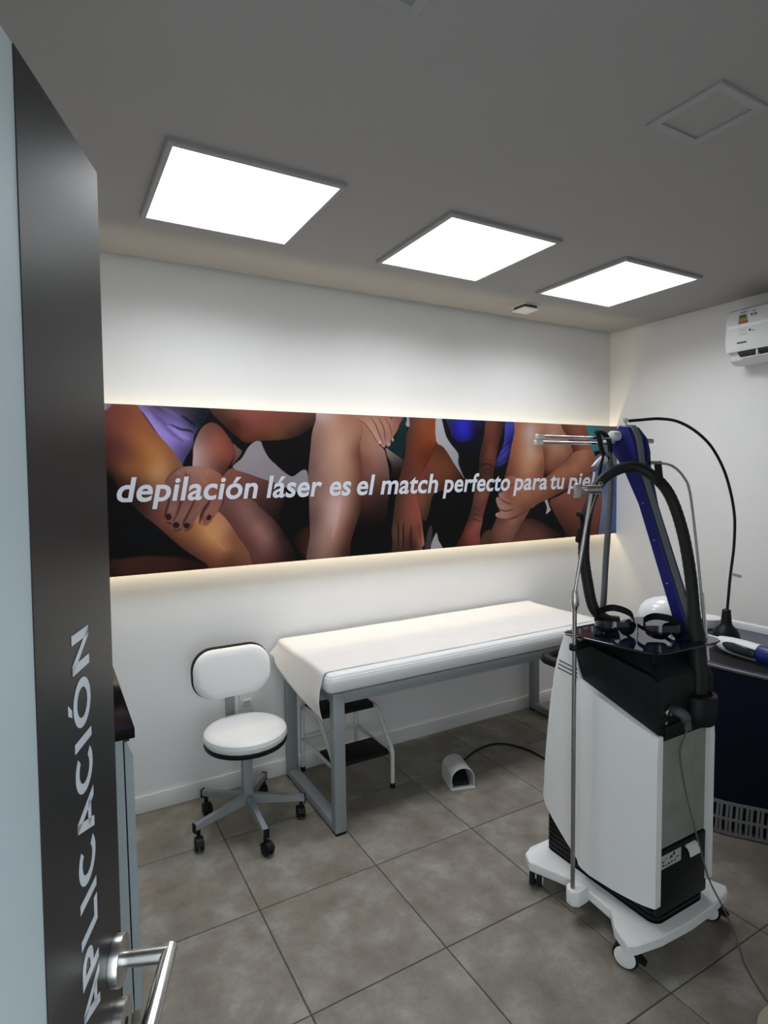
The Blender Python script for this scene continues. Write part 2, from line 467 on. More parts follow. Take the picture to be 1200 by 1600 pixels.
# paper sheet over the bed, left end hanging
bm = BM()
ny, nx, nh = 26, 46, 18
ya, yb = 2.368, 2.962
grid = []
for i in range(ny+1):
    v = i/ny                                   # 0 back .. 1 front
    y = yb + (ya-yb)*v
    row = []
    zt = 0.7550 + 0.0008*math.sin(9*v+1) - 0.0035*max(0, (v-0.8)/0.2)**2
    if v < 0.06: zt += 0.006*(1-v/0.06)
    hang = 0.105 - 0.02*v + 0.158*max(0, (v-0.08)/0.92)**0.62
    flare = 0.085*(1-v)**3
    for k in range(nh, 0, -1):
        u = k/nh
        s_ = u*hang
        # around the mattress edge, then down; the lower part curls in under the end
        rad = 0.022
        arc = rad*math.pi/2
        if s_ < arc:
            a = s_/rad
            px_, pz_ = mx0+0.018-rad*math.sin(a), zt-rad*(1-math.cos(a))
        else:
            q = s_-arc
            px_ = mx0+0.018-rad - flare*(q/0.08)**1.2*0.6 - 0.022*math.sin(min(1, q/0.26)*math.pi)*v + 0.020*(q/0.26)**2*v
            pz_ = zt-rad-q*(1-0.25*flare/0.05*0.6)
        yy = y + 0.012*max(0, s_-arc)/0.25*v + (0.015*(1-v)*u)
        px_ -= 0.004*math.sin(7*v+3*u)*u
        row.append((px_, yy, pz_))
    for k in range(nx+1):
        x = mx0+0.018 + (mx1-0.05-mx0-0.018)*k/nx
        yy = y + 0.004*math.sin(3.1*x)*(1-v) + 0.003*math.sin(2.3*x+1)*v
        zz = zt + 0.0008*math.sin(13*x+5*v) + (0.0025*math.exp(-((v-0.05)/0.04)**2))
        row.append((x, yy, zz))
    grid.append([bm.verts.new(p) for p in row])
for i in range(ny):
    for k in range(len(grid[0])-1):
        bm.faces.new((grid[i][k], grid[i][k+1], grid[i+1][k+1], grid[i+1][k]))
sheet = part('paper_sheet', bm, M_PAPER, None, smooth=60)
sm = sheet.modifiers.new('thickness', 'SOLIDIFY'); sm.thickness = 0.0008
tag(sheet, 'white paper sheet spread over the padded bed, its left end hanging down', 'paper sheet')

# ------------------------------------------------------------------ step stool under the bed
st = thing('step_stool', (1.32, 2.77, 0), 'white tube two-step stool with black treads under the bed', 'step stool')
def side(x, sgn):
    p = [(x, 2.975, 0.012), (x, 2.975, 0.18), (x, 2.968, 0.335), (x, 2.955, 0.362), (x, 2.925, 0.374), (x, 2.84, 0.379), (x, 2.755, 0.383), (x, 2.725, 0.378),
         (x, 2.70, 0.355), (x+0.004*sgn, 2.585, 0.222), (x+0.005*sgn, 2.572, 0.196), (x+0.006*sgn, 2.570, 0.165), (x+0.006*sgn, 2.572, 0.012)]
    fr = part('side_frame', tube(BM(), spline(p, 4), 0.0115, 10), M_FRAMEW, st, smooth=60)
    part('lower_brace', tube(BM(), [(x, 2.975, 0.186), (x, 2.72, 0.187), (x+0.003*sgn, 2.60, 0.187)], 0.0095, 8), M_FRAMEW, fr)
    for y in (2.975, 2.572):
        part('foot_tip', lathe(BM(), [(0.0135, 0), (0.0135, 0.022), (0.0118, 0.026)], 14, (x+(0.006*sgn if y < 2.7 else 0), y, 0)), M_BLACKM, fr)
side(1.160, 1); side(1.490, 1)
bm = box(BM(), 1.158, 1.492, 2.742, 2.935, 0.368, 0.392); bevel(bm, 0.006, 2)
part('top_tread', bm, M_BLACKM, st)
bm = box(BM(), 1.172, 1.482, 2.578, 2.765, 0.176, 0.199); bevel(bm, 0.006, 2)
part('lower_tread', bm, M_BLACKM, st)
part('rear_bar', tube(BM(), [(1.160, 2.975, 0.186), (1.490, 2.975, 0.186)], 0.0095, 8), M_FRAMEW, st)

# ------------------------------------------------------------------ swivel stool
sc = Vector((0.748, 2.632, 0))
ch = thing('swivel_chair', sc, 'white vinyl swivel chair with grey five-arm base standing left of the bed', 'chair')
at = lambda x, y, z: (sc.x+x, sc.y+y, z)
part('seat', lathe(BM(), [(0.02, 0.414), (0.165, 0.415), (0.182, 0.421), (0.189, 0.432), (0.189, 0.446), (0.1865, 0.449), (0.188, 0.452), (0.186, 0.460), (0.176, 0.468), (0.150, 0.473), (0.08, 0.475), (0.001, 0.475)], 56, at(0, 0, 0)), M_VINYL, ch)
part('seat_underside', lathe(BM(), [(0.001, 0.392), (0.165, 0.394), (0.184, 0.400), (0.1885, 0.410), (0.188, 0.420), (0.18, 0.422), (0.001, 0.422)], 56, at(0, 0, 0)), M_BLACKP, ch)
bm = box(BM(), sc.x-0.022, sc.x+0.022, sc.y-0.022, sc.y+0.022, 0.115, 0.392); bevel(bm, 0.004, 2)
part('column', bm, M_GREYM, ch)
# backrest
bz, byy, bxx = 0.690, 2.800, 0.735
def backring(w_, h_, r_, y, dz=0):
    return [(bxx+a, byy+y + 0.10*(a*a)*-1.0 + (b)*0.12, bz+b) for a, b in rrect(w_, h_, r_, 8)]
bm = BM()
loft(bm, [backring(0.345, 0.205, 0.085, 0.0), backring(0.366, 0.226, 0.094, -0.004), backring(0.370, 0.230, 0.096, -0.014), backring(0.366, 0.226, 0.094, -0.026), backring(0.35, 0.21, 0.088, -0.036), backring(0.30, 0.16, 0.07, -0.042), backring(0.15, 0.07, 0.03, -0.045)])
part('backrest', bm, M_VINYL, ch, smooth=50)
bm = BM()
loft(bm, [backring(0.34, 0.20, 0.083, 0.034), backring(0.374, 0.234, 0.098, 0.026), backring(0.380, 0.240, 0.100, 0.012), backring(0.376, 0.236, 0.099, 0.0005)])
part('back_shell', bm, M_BLACKP, ch, smooth=50)
bm = BM()
bar(bm, (0.735, 2.850, 0.36), (0.735, 2.846, 0.70), 0.045, 0.012, (0, 1, 0))
bar(bm, (0.735, 2.66, 0.385), (0.735, 2.856, 0.385), 0.045, 0.012, (0, 0, 1))
part('back_post', bm, M_GREYM, ch, smooth=0)
# base arms and casters
for k, adeg in enumerate((-165.5, -89.5, -19.5, 55.0, 126.5)):
    a = R(adeg); d = Vector((math.cos(a), math.sin(a), 0)); rr = 0.262
    bm = BM()
    s_ = Vector((-d.y, d.x, 0))
    sec = lambda p, w_, h_: [Vector(p)+s_*w_*i+Vector((0, 0, h_*j)) for i, j in ((-1,-1),(1,-1),(1,1),(-1,1))]
    c0 = Vector((sc.x, sc.y, 0.132)); c1 = sc + d*rr + Vector((0, 0, 0.103))
    loft(bm, [sec(c0+d*0.012, 0.0125, 0.024), sec(c1, 0.0115, 0.013)]); bevel(bm, 0.0015, 1)
    arm = part('base_arm', bm, M_GREYM, ch)
    e = sc + d*(rr+0.002)
    bm = box(BM(), -0.002, 0.004, -0.0125, 0.0125, -0.024, 0.016)
    bmesh.ops.transform(bm, matrix=Matrix.Translation(c1+d*0.002) @ Matrix.Rotation(a, 4, 'Z'), verts=bm.verts)
    part('end_cap', bm, M_BLACKP, arm, smooth=0)
    cp = sc + d*(rr-0.016)
    sw = a + R((70, 20, 100, 40, 150)[k])
    wd_ = Vector((math.cos(sw), math.sin(sw), 0)); ax = Vector((-wd_.y, wd_.x, 0))
    wc = cp + wd_*0.014
    bm = BM()
    for q in (-1, 1):
        lathe(bm, [(0.006, -0.008), (0.022, -0.008), (0.0265, -0.005), (0.0275, 0), (0.0265, 0.005), (0.021, 0.008), (0.006, 0.008)], 22, wc + ax*0.012*q + Vector((0, 0, 0.0275)), ax)
    cst = part('caster', bm, M_BLACKP, ch)
    bm = BM()
    hood = [wc + Vector((0, 0, 0.0275)) + wd_*0.030*math.cos(R(t)) + Vector((0, 0, 0.030*math.sin(R(t)))) for t in range(15, 166, 25)]
    rings = [[p + ax*0.018, p + ax*-0.018, p + ax*-0.016 + (p-wc-Vector((0,0,0.0275)))*0.12, p + ax*0.016 + (p-wc-Vector((0,0,0.0275)))*0.12] for p in hood]
    loft(bm, rings)
    tube(bm, [cp+Vector((0, 0, 0.055)), cp+Vector((0, 0, 0.098))], 0.009, 10)
    part('caster_hood', bm, M_BLACKP, cst)

# ------------------------------------------------------------------ wall socket behind the chair
t = thing('wall_socket', (0.860, YB, 0.443), 'white wall socket plate behind the swivel chair', 'socket')
bm = box(BM(), 0.822, 0.898, YB-0.009, YB, 0.381, 0.506); bevel(bm, 0.004, 3)
part('plate', bm, M_WHITEP, t)
bm = box(BM(), 0.838, 0.882, YB-0.013, YB-0.008, 0.428, 0.462); bevel(bm, 0.002, 2)
part('insert', bm, M_WHITEP, t)
bm = BM()
for x in (0.850, 0.860, 0.870): box(bm, x-0.002, x+0.002, YB-0.0134, YB-0.0128, 0.440, 0.450)
part('holes', bm, M_SHADOW, t, smooth=0)['kind'] = 'stuff'

# ------------------------------------------------------------------ foot pedal and its cord
fp = thing('foot_pedal', (1.800, 2.371, 0), 'grey tunnel-shaped foot pedal on the floor in front of the bed', 'foot pedal', rz=R(-17))
n = 18
arc = [(-0.063, 0.004), (-0.063, 0.055)] + [(-0.063*math.cos(math.pi*k/n), 0.055+0.055*math.sin(math.pi*k/n)) for k in range(1, n)] + [(0.063, 0.055), (0.063, 0.004)]
inn = [(x*0.945, z if i in (0, len(arc)-1) else 0.055+(z-0.055)*0.94) for i, (x, z) in enumerate(arc)]
bm = BM()
rings = []
L_ = 0.160
for i in range(len(arc)):
    (a, c), (a2, c2) = arc[i], inn[i]
    rings.append([(a, 0, c), (a, L_, c), (a2, L_, c2), (a2, 0, c2)])
loft(bm, rings)
part('shell', bm, M_FRAMEW, fp, local=True, smooth=40)
bm = box(BM(), -0.066, 0.066, -0.006, L_, 0, 0.005); bevel(bm, 0.001, 1)
part('base_plate', bm, M_FRAMEW, fp, local=True)
bm = box(BM(), -0.045, 0.045, L_-0.02, L_-0.008, 0.005, 0.095); bevel(bm, 0.004, 2)
part('back_plate', bm, M_SHADOW, fp, local=True)
bm = BM()
prism(bm, [(0.015, 0.008), (0.13, 0.008), (0.13, 0.055), (0.10, 0.062), (0.02, 0.030)], 'x', -0.043, 0.043); bevel(bm, 0.006, 2)
part('treadle', bm, M_BLACKM, fp, local=True)
cord = part('pedal_cord', tube(BM(), spline([(1.868, 2.535, 0.02), (1.912, 2.565, 0.010), (2.008, 2.617, 0.0055), (2.125, 2.665, 0.0055), (2.232, 2.678, 0.0055), (2.309, 2.651, 0.0055), (2.361, 2.57, 0.0055), (2.388, 2.45, 0.0055), (2.36, 2.2, 0.0055), (2.2, 1.95, 0.0055), (2.0, 1.82, 0.0055), (1.9, 1.72, 0.03)], 8), 0.0052, 8), M_BLACKM, smooth=80)
tag(cord, 'black cord curving over the floor from the foot pedal', 'cord')

# ------------------------------------------------------------------ counter behind the door
cb = thing('counter_cabinet', (-0.13, 2.4, 0), 'pale grey base cabinet partly hidden behind the open door', 'cabinet')
part('body', box(BM(), XL, 0.158, 1.826, YB-0.002, 0.03, 0.868), M_DOOR, cb, smooth=0)
part('plinth', box(BM(), XL, 0.12, 1.84, YB-0.002, 0.0, 0.03), M_BLACKP, cb, smooth=0)
for k in range(2):
    y0 = 1.826 + k*0.585
    bm = prism(BM(), [(0.162, 0.034), (0.184, 0.034), (0.184, 0.818), (0.178, 0.826), (0.166, 0.856), (0.162, 0.856)], 'y', y0, y0+0.582)
    part('door', bm, M_DOOR, cb, smooth=0)
part('grip_rail', box(BM(), 0.158, 0.176, 1.828, YB-0.004, 0.857, 0.867), M_SHADOW, cb, smooth=0)
bm = box(BM(), XL, 0.190, 1.812, YB-0.001, 0.869, 0.900); bevel(bm, 0.002, 2)
tag(part('countertop', bm, M_TOPK), 'glossy black worktop slab on the grey cabinet behind the door', 'worktop')

# ------------------------------------------------------------------ air conditioner
ac = thing('air_conditioner', (XR, 1.62, 2.39), 'white split air conditioner high on the right wall', 'air conditioner')
def acsec(prof_, y): return [(XR-d, y, z) for d, z in prof_]
shell = [(0.0, 2.245), (0.0, 2.545), (0.10, 2.550), (0.165, 2.545), (0.186, 2.535), (0.196, 2.51), (0.201, 2.47), (0.203, 2.42), (0.201, 2.36), (0.194, 2.315), (0.190, 2.305), (0.165, 2.302), (0.150, 2.262), (0.125, 2.244), (0.085, 2.238)]
bm = BM()
ins = lambda f: [(0.10+(d-0.10)*f, 2.40+(z-2.40)*f) for d, z in shell]
loft(bm, [acsec(ins(0.96), 2.030), acsec(ins(0.99), 2.026), acsec(shell, 2.018), acsec(shell, 1.222), acsec(ins(0.98), 1.212)])
part('casing', bm, M_WHITEP, ac, smooth=30)
bm = BM()
loft(bm, [acsec([(0.2015, 2.452), (0.2025, 2.452), (0.2042, 2.434), (0.203, 2.434)], 2.018), acsec([(0.2015, 2.452), (0.2025, 2.452), (0.2042, 2.434), (0.203, 2.434)], 1.222)])
part('highlight_band', bm, mat('painted_highlight', (0.9, 0.9, 0.9), 0.15, noise=0.01), ac, smooth=0)  # highlight along the casing front, put in as a lighter, glossier strip
bm = BM()
prism(bm, [(XR-0.188, 2.3045), (XR-0.150, 2.296), (XR-0.140, 2.266), (XR-0.178, 2.290)], 'y', 1.235, 1.965)
part('outlet', bm, M_SHADOW, ac, smooth=0)
bm = BM()
prism(bm, [(XR-0.206, 2.262), (XR-0.203, 2.266), (XR-0.128, 2.250), (XR-0.132, 2.236)], 'y', 1.235, 1.935)
bevel(bm, 0.001, 1)
part('flap', bm, M_WHITEP, ac)
for y in (1.86, 1.76, 1.66, 1.56, 1.46, 1.36): part('vane', box(BM(), XR-0.186, XR-0.15, y-0.004, y+0.004, 2.272, 2.304), M_WHITEP, ac, smooth=0)

# stickers: energy label and marks
def acz(z): return 0.1975+0.0055*(1-((z-2.42)/0.11)**2)
def decal(bm, ya, yb, za, zb, yb2=None):
    yb2 = yb if yb2 is None else yb2
    k = 0.0012
    a = [(XR-acz(zb)-k, ya, zb), (XR-acz(zb)-k, yb, zb), (XR-acz(za)-k, yb2, za), (XR-acz(za)-k, ya, za)]
    b = [(p[0]+0.0008, p[1], p[2]) for p in a]
    loft(bm, [a, b])
for i, (c, z0, z1) in enumerate((((0.02, 0.09, 0.02), 2.492, 2.502), ((0.12, 0.16, 0.02), 2.483, 2.491), ((0.42, 0.27, 0.03), 2.474, 2.482), ((0.42, 0.15, 0.04), 2.465, 2.473), ((0.40, 0.06, 0.03), 2.455, 2.464))):
    bm = BM(); decal(bm, 1.952+0.001*i, 1.914-0.003*i, z0, z1)
    part('energy_band', bm, mat('label_band_%d' % i, c, 0.5, noise=0.03), ac, smooth=0)
bm = BM()
decal(bm, 1.945, 1.912, 2.5155, 2.519)
for y in (1.888, 1.868): decal(bm, y, y-0.010, 2.490, 2.500)
decal(bm, 1.895, 1.885, 2.405, 2.417); decal(bm, 1.876, 1.870, 2.404, 2.410)
decal(bm, 1.880, 1.865, 2.512, 2.515)
part('printed_marks', bm, M_SHADOW, ac, smooth=0)['kind'] = 'stuff'
bm = BM()
for k in range(8):   # small word mark, too small to read in the picture
    y = 1.961-0.0066*k
    decal(bm, y, y-0.0048, 2.346, 2.354)
part('word_mark', bm, M_SHADOW, ac, smooth=0)['kind'] = 'stuff'
bm = BM()
for z in (2.422, 2.414, 2.398, 2.392): decal(bm, 1.950, 1.915-(z*1000 % 7)*0.002, z, z+0.0018)
part('small_print', bm, mat('grey_print', (0.4, 0.4, 0.4), 0.6, noise=0.02), ac, smooth=0)['kind'] = 'stuff'
# ------------------------------------------------------------------ laser trolley (white and black machine)
lm = thing('laser_machine', (1.82, 1.43, 0), 'white and black wheeled laser machine with a blue arm and glass tray', 'laser machine')
# base: white winged chassis
left = [(1.545, 1.178), (1.572, 1.250), (1.628, 1.312), (1.640, 1.455), (1.608, 1.545), (1.566, 1.642)]
far_ = [(1.590, 1.690), (1.640, 1.712)]
cx = 1.815
outline = left + far_ + [(2*cx-a, b) for a, b in far_[::-1]] + [(2*cx-a, b) for a, b in left[::-1]] + [(2.060, 1.160), (1.95, 1.143), (1.815, 1.138), (1.67, 1.145), (1.568, 1.164)]
def shr(pts, f, c=(1.82, 1.43)): return [(c[0]+(a-c[0])*f, c[1]+(b-c[1])*f) for a, b in pts]
bm = BM()
loft(bm, [[(a, b, 0.078) for a, b in shr(outline, 0.985)], [(a, b, 0.083) for a, b in outline], [(a, b, 0.111) for a, b in outline], [(a, b, 0.115) for a, b in shr(outline, 0.985)],
          [(a, b, 0.121) for a, b in [(min(max(p[0], 1.672), 1.968), min(max(p[1], 1.176), 1.690)) for p in outline]]])
part('chassis', bm, M_BODY, lm, smooth=25)
# black ribbed plinth
bm = BM()
pl = rrect(0.272, 0.500, 0.035, 5, (1.820, 1.428))
rings = []
for k in range(10):
    z = 0.112 + k*0.0195
    rings += [[(a, b, z) for a, b in shr(pl, 1.0, (1.82, 1.428))], [(a, b, z+0.011) for a, b in pl], [(a, b, z+0.0125) for a, b in shr(pl, 0.972, (1.82, 1.428))], [(a, b, z+0.018) for a, b in shr(pl, 0.972, (1.82, 1.428))]]
loft(bm, rings)
part('plinth', bm, M_BLACKP, lm, smooth=20)
# dark inner body
bm = box(BM(), 1.695, 1.950, 1.195, 1.660, 0.30, 0.80); bevel(bm, 0.01, 2)
part('inner_body', bm, M_BLACKP, lm)

def side_panel(sgn):
    """white shell panel; sgn -1 left, +1 right. Built as a grid over the side profile"""
    def X(y, z):
        # bulge of the outer face, with the soft step at the pole
        d = 0.166
        t = (y-1.16)/0.33
        if y < 1.475:
            d = 0.150 + 0.026*math.sin(min(1, max(0, t))**0.55*math.pi*0.62)
        s_ = 1/(1+math.exp(-(y-1.480)/0.006))
        dn = 0.150 + 0.026*math.sin(min(1, max(0, (y-1.16)/0.33))**0.55*math.pi*0.62)
        df = 0.156 - 0.020*((y-1.48)/0.20)**2 if y > 1.48 else 0.156
        d = dn*(1-s_) + df*s_
        return 1.818 + sgn*d
    ys = [1.166, 1.170, 1.180, 1.20, 1.23, 1.27, 1.32, 1.37, 1.42, 1.455, 1.468, 1.476, 1.484, 1.492, 1.505, 1.53, 1.55, 1.57, 1.59, 1.61, 1.63, 1.65, 1.668, 1.680, 1.6875]
    top_pts = [(1.166, 0.768), (1.18, 0.7715), (1.20, 0.778), (1.48, 0.866), (1.490, 0.872), (1.505, 0.925), (1.53, 1.003), (1.545, 1.036), (1.553, 1.039), (1.575, 1.005), (1.60, 0.94), (1.625, 0.858), (1.652, 0.72), (1.668, 0.585), (1.680, 0.47), (1.6875, 0.36)]
    bot_pts = [(1.166, 0.197), (1.20, 0.191), (1.25, 0.184), (1.32, 0.176), (1.42, 0.168), (1.48, 0.176), (1.50, 0.186), (1.666, 0.290), (1.680, 0.306), (1.6875, 0.33)]
    ip = lambda pts, y: float(np.interp(y, [p[0] for p in pts], [p[1] for p in pts]))
    ys = sorted(set(ys + [p[0] for p in top_pts]))
    m = 10
    bm = BM(); O, I = [], []
    for y in ys:
        zt, zb = ip(top_pts, y), ip(bot_pts, y)
        ro, ri = [], []
        for k in range(m+1):
            z = zb + (zt-zb)*k/m
            x = X(y, z)
            # shoulder roll at top edge
            e = min((zt-z), 0.02)/0.02
            xo = x - sgn*0.006*(1-e)**2
            ro.append(bm.verts.new((xo, y, z))); ri.append(bm.verts.new((1.818+sgn*0.128, y, z)))
        O.append(ro); I.append(ri)
    for A, fl in ((O, 0), (I, 1)):
        for i in range(len(ys)-1):
            for k in range(m):
                bm.faces.new((A[i][k], A[i+1][k], A[i+1][k+1], A[i][k+1]))
    for i in range(len(ys)-1):
        bm.faces.new((O[i][0], I[i][0], I[i+1][0], O[i+1][0])); bm.faces.new((O[i][m], O[i+1][m], I[i+1][m], I[i][m]))
    for i in (0, -1):
        for k in range(m): bm.faces.new((O[i][k], O[i][k+1], I[i][k+1], I[i][k]))
    bmesh.ops.recalc_face_normals(bm, faces=bm.faces)
    return part('side_panel', bm, M_BODY, lm, smooth=40), X
lp, XLp = side_panel(-1)
rp, XRp = side_panel(1)
# three slots near the top of the left panel
bm = BM()
for k in range(3):
    y0, y1 = 1.590+0.004*k, 1.497
    z0, z1 = 0.925-0.0155*k+0.0, 0.903-0.0155*k
    a = Vector((XLp(y0, z0)-0.0006, y0, z0-0.015)); b = Vector((XLp(1.50, z1)-0.0008, y1, z1))
    bar(bm, a, b, 0.0026, 0.004)
sl = part('vent_slots', bm, M_SHADOW, lp, smooth=0)
# white front shell seen along the far edge, with its dark seam
fp_ = [(1.548, 1.043), (1.556, 1.046), (1.583, 1.008), (1.609, 0.942), (1.635, 0.86), (1.662, 0.72), (1.678, 0.585), (1.690, 0.47), (1.698, 0.36), (1.694, 0.31), (1.676, 0.29), (1.665, 0.30), (1.675, 0.36), (1.66, 0.56), (1.642, 0.72), (1.60, 0.90), (1.555, 1.02)]
bm = prism(BM(), fp_, 'x', 1.704, 1.932)
part('front_shell', bm, M_BODY, lm, smooth=30)
bm = prism(BM(), [(a-0.004, b-0.002) for a, b in fp_], 'x', 1.694, 1.942)
part('seam', bm, M_SHADOW, lm, smooth=0)
# handle at the front
bm = BM()
tube(bm, spline([(1.74, 1.635, 0.865), (1.73, 1.70, 0.868), (1.74, 1.735, 0.872), (1.82, 1.750, 0.874), (1.90, 1.735, 0.872), (1.91, 1.70, 0.868), (1.90, 1.635, 0.865)], 6), 0.020, 12)
part('front_handle', bm, M_BLACKP, lm)

# black upper housing
bm = BM()
hp = lambda x0, x1, y0, y1, z, r_=0.022: [(a, b, z) for a, b in rrect(x1-x0, y1-y0, r_, 5, ((x0+x1)/2, (y0+y1)/2))]
loft(bm, [hp(1.684, 1.954, 1.200, 1.60, 0.74), hp(1.680, 1.958, 1.176, 1.60, 0.80), hp(1.682, 1.956, 1.176, 1.56, 0.938), hp(1.688, 1.950, 1.184, 1.55, 0.956), hp(1.716, 1.922, 1.225, 1.53, 0.985), hp(1.726, 1.912, 1.24, 1.52, 1.037)])
part('upper_housing', bm, M_BLACKP, lm, smooth=40)
# black cut-away wedge that follows the white edge down to the near corner
bm = BM()
prism(bm, [(1.168, 0.772), (1.182, 0.776), (1.482, 0.868), (1.496, 0.90), (1.538, 1.022), (1.50, 1.008), (1.20, 0.958), (1.180, 0.945), (1.168, 0.92)], 'x', 1.672, 1.700)
bevel(bm, 0.004, 2)
part('side_cheek', bm, M_BLACKP, lm, smooth=40)
bm = BM()
prism(bm, [(1.168, 0.772), (1.182, 0.776), (1.482, 0.868), (1.496, 0.90), (1.538, 1.022), (1.50, 1.008), (1.20, 0.958), (1.180, 0.945), (1.168, 0.92)], 'x', 1.936, 1.964)
bevel(bm, 0.004, 2)
part('side_cheek', bm, M_BLACKP, lm, smooth=40)

# glass tray
bm = BM()
ty0, ty1, tx0, tx1 = 1.142, 1.488, 1.600, 1.995
tr = [(tx0-0.010, ty1), (1.640, 1.190), (1.652, 1.166), (1.685, 1.154), (1.93, 1.142), (1.965, 1.150), (1.985, 1.172), (2.045, ty1), (2.03, 1.505), (2.0, 1.513), (1.64, 1.513), (1.603, 1.505)]
loft(bm, [[(a, b, 1.0415) for a, b in shr(tr, 0.996)], [(a, b, 1.0425) for a, b in tr], [(a, b, 1.0470) for a, b in tr], [(a, b, 1.0480) for a, b in shr(tr, 0.996)]])
part('glass_tray', bm, M_GLOSSK, lm, smooth=20)

# near end: mesh panel, black frame, lower panel
bm = BM()
prism(bm, [(1.690, 0.20), (1.955, 0.20), (1.955, 0.78), (1.690, 0.78)], 'y', 1.184, 1.20)
back = part('end_frame', bm, M_BLACKP, lm, smooth=0)
M_MESH = mat('grille_mesh', (0.27, 0.28, 0.25), 0.6, noise=0.1, nscale=15)
bm = BM()
gx0, gx1, gz0, gz1 = 1.700, 1.940, 0.378, 0.742
nr = 46
for k in range(nr):
    z = gz0 + (gz1-gz0)*(k+0.5)/nr
    slope = 0.0
    box(bm, gx0, gx1, 1.1800, 1.1835, z-0.0026, z+0.0026)
for k in range(31):
    x = gx0 + (gx1-gx0)*k/30
    box(bm, x-0.0022, x+0.0022, 1.1795, 1.1830, gz0, gz1)
g = part('grille', bm, M_MESH, lm, smooth=0); g['kind'] = 'stuff'
bm = box(BM(), 1.689, 1.957, 1.176, 1.19, 0.150, 0.372); bevel(bm, 0.004, 2)
lpn = part('lower_panel', bm, M_BLACKP, lm)
M_LABEL = mat('label_paper', (0.45, 0.45, 0.44), 0.6, noise=0.05, nscale=60)
bm = BM(); box(bm, 1.702, 1.808, 1.1745, 1.176, 0.311, 0.356)
lb = part('label', bm, M_LABEL, lpn, smooth=0)
bm = BM()
random.seed(3)
for x, z, w_, h_ in ((1.708, 0.320, 0.010, 0.006), (1.724, 0.318, 0.008, 0.004), (1.738, 0.319, 0.010, 0.006), (1.755, 0.320, 0.007, 0.007), (1.772, 0.320, 0.006, 0.006), (1.706, 0.333, 0.014, 0.004), (1.748, 0.336, 0.012, 0.010), (1.764, 0.342, 0.010, 0.012), (1.780, 0.330, 0.016, 0.003), (1.726, 0.342, 0.006, 0.003)):
    box(bm, x, x+w_, 1.1738, 1.1746, z, z+h_)
part('label_print', bm, M_SHADOW, lb, smooth=0)
bm = BM()
cs = [(1.1755, 0.355), (1.166, 0.352), (1.158, 0.340), (1.155, 0.322), (1.157, 0.320), (1.161, 0.336), (1.168, 0.346), (1.1755, 0.348)]
prism(bm, cs, 'x', 1.832, 1.886)
part('socket_flap', bm, M_WHITEP, lpn, smooth=40)
# connector recess with plugs
bm = BM(); box(bm, 1.700, 1.845, 1.165, 1.19, 0.755, 0.80); bevel(bm, 0.004, 2)
part('connector_ledge', bm, M_BLACKP, lm)
bm = BM()
tube(bm, spline([(1.738, 1.19, 0.842), (1.740, 1.160, 0.846), (1.752, 1.140, 0.838), (1.762, 1.132, 0.812), (1.764, 1.131, 0.790)], 5), [0.015]*6+[0.017]*8+[0.012]*7, 14)
part('elbow_plug', bm, mat('grey_plug', (0.06, 0.07, 0.072), 0.5, noise=0.1, nscale=60), lm, smooth=50)
bm = BM(); lathe(bm, [(0.010, 0), (0.010, 0.012), (0.006, 0.016), (0.006, 0.024)], 16, (1.708, 1.176, 0.845), (0, -1, 0)); lathe(bm, [(0.006, 0), (0.006, 0.012)], 12, (1.703, 1.176, 0.812), (0, -1, 0)); lathe(bm, [(0.006, 0), (0.006, 0.012)], 12, (1.722, 1.176, 0.812), (0, -1, 0))
part('connector', bm, M_CHROME, lm, smooth=40)
# hose collar at near right corner
bm = BM()
lathe(bm, [(0.052, 0.770), (0.060, 0.785), (0.062, 0.80), (0.062, 0.862), (0.058, 0.868), (0.045, 0.870), (0.040, 0.865)], 30, (1.893, 1.180, 0))
part('hose_collar', bm, M_BLACKP, lm)

# pole bracket and pole
bm = prism(BM(), [(1.640, 1.415), (1.640, 1.470), (1.585, 1.470), (1.566, 1.455), (1.566, 1.428), (1.585, 1.412)], 'z', 0.070, 0.128); bevel(bm, 0.006, 2)
part('pole_bracket', bm, M_BODY, lm, smooth=40)
bm = BM()
lathe(bm, [(0.0075, 0.10), (0.0075, 1.148)], 16, (1.585, 1.442, 0))
pole = part('pole', bm, M_DSTEEL, lm)
bm = BM()
lathe(bm, [(0.0075, 1.142), (0.010, 1.150), (0.0145, 1.162), (0.0145, 1.180), (0.011, 1.205), (0.0085, 1.212)], 18, (1.585, 1.442, 0))
part('pole_joint', bm, M_STEEL, pole)
bm = BM()
tube(bm, [(1.585, 1.442, 1.205), (1.662, 1.440, 1.556)], 0.0062, 14)
part('upper_rod', bm, M_STEEL, pole)
bm = BM()
tube(bm, [(1.625, 1.440, 1.563), (1.700, 1.440, 1.562)], 0.016, 14)
tube(bm, [(1.600, 1.440, 1.563), (1.63, 1.440, 1.563)], 0.008, 12)
ck = part('rod_clamp', bm, M_STEEL, pole)
bm = BM(); box(bm, 1.577, 1.607, 1.432, 1.448, 1.535, 1.585); bevel(bm, 0.005, 2)
part('thumb_screw', bm, M_STEEL, pole)
bm = BM()
tube(bm, [(1.700, 1.455, 1.560), (1.728, 1.46, 1.575)], 0.006, 10)
bm2 = BM(); tube(bm2, [(1.735+0.008*math.cos(a), 1.462, 1.580+0.008*math.sin(a)) for a in [2*math.pi*k/18 for k in range(18)]], 0.0032, 8, closed=True)
part('hook_arm', bm, M_FRAMEW, pole)
part('hook_ring', bm2, M_DSTEEL, pole)
bm = BM(); lathe(bm, [(0.0076, 1.000), (0.017, 1.000), (0.018, 1.004), (0.018, 1.016), (0.017, 1.020), (0.0076, 1.020)], 18, (1.585, 1.442, 0))
bar(bm, (1.592, 1.442, 1.010), (1.69, 1.452, 1.012), 0.024, 0.018)
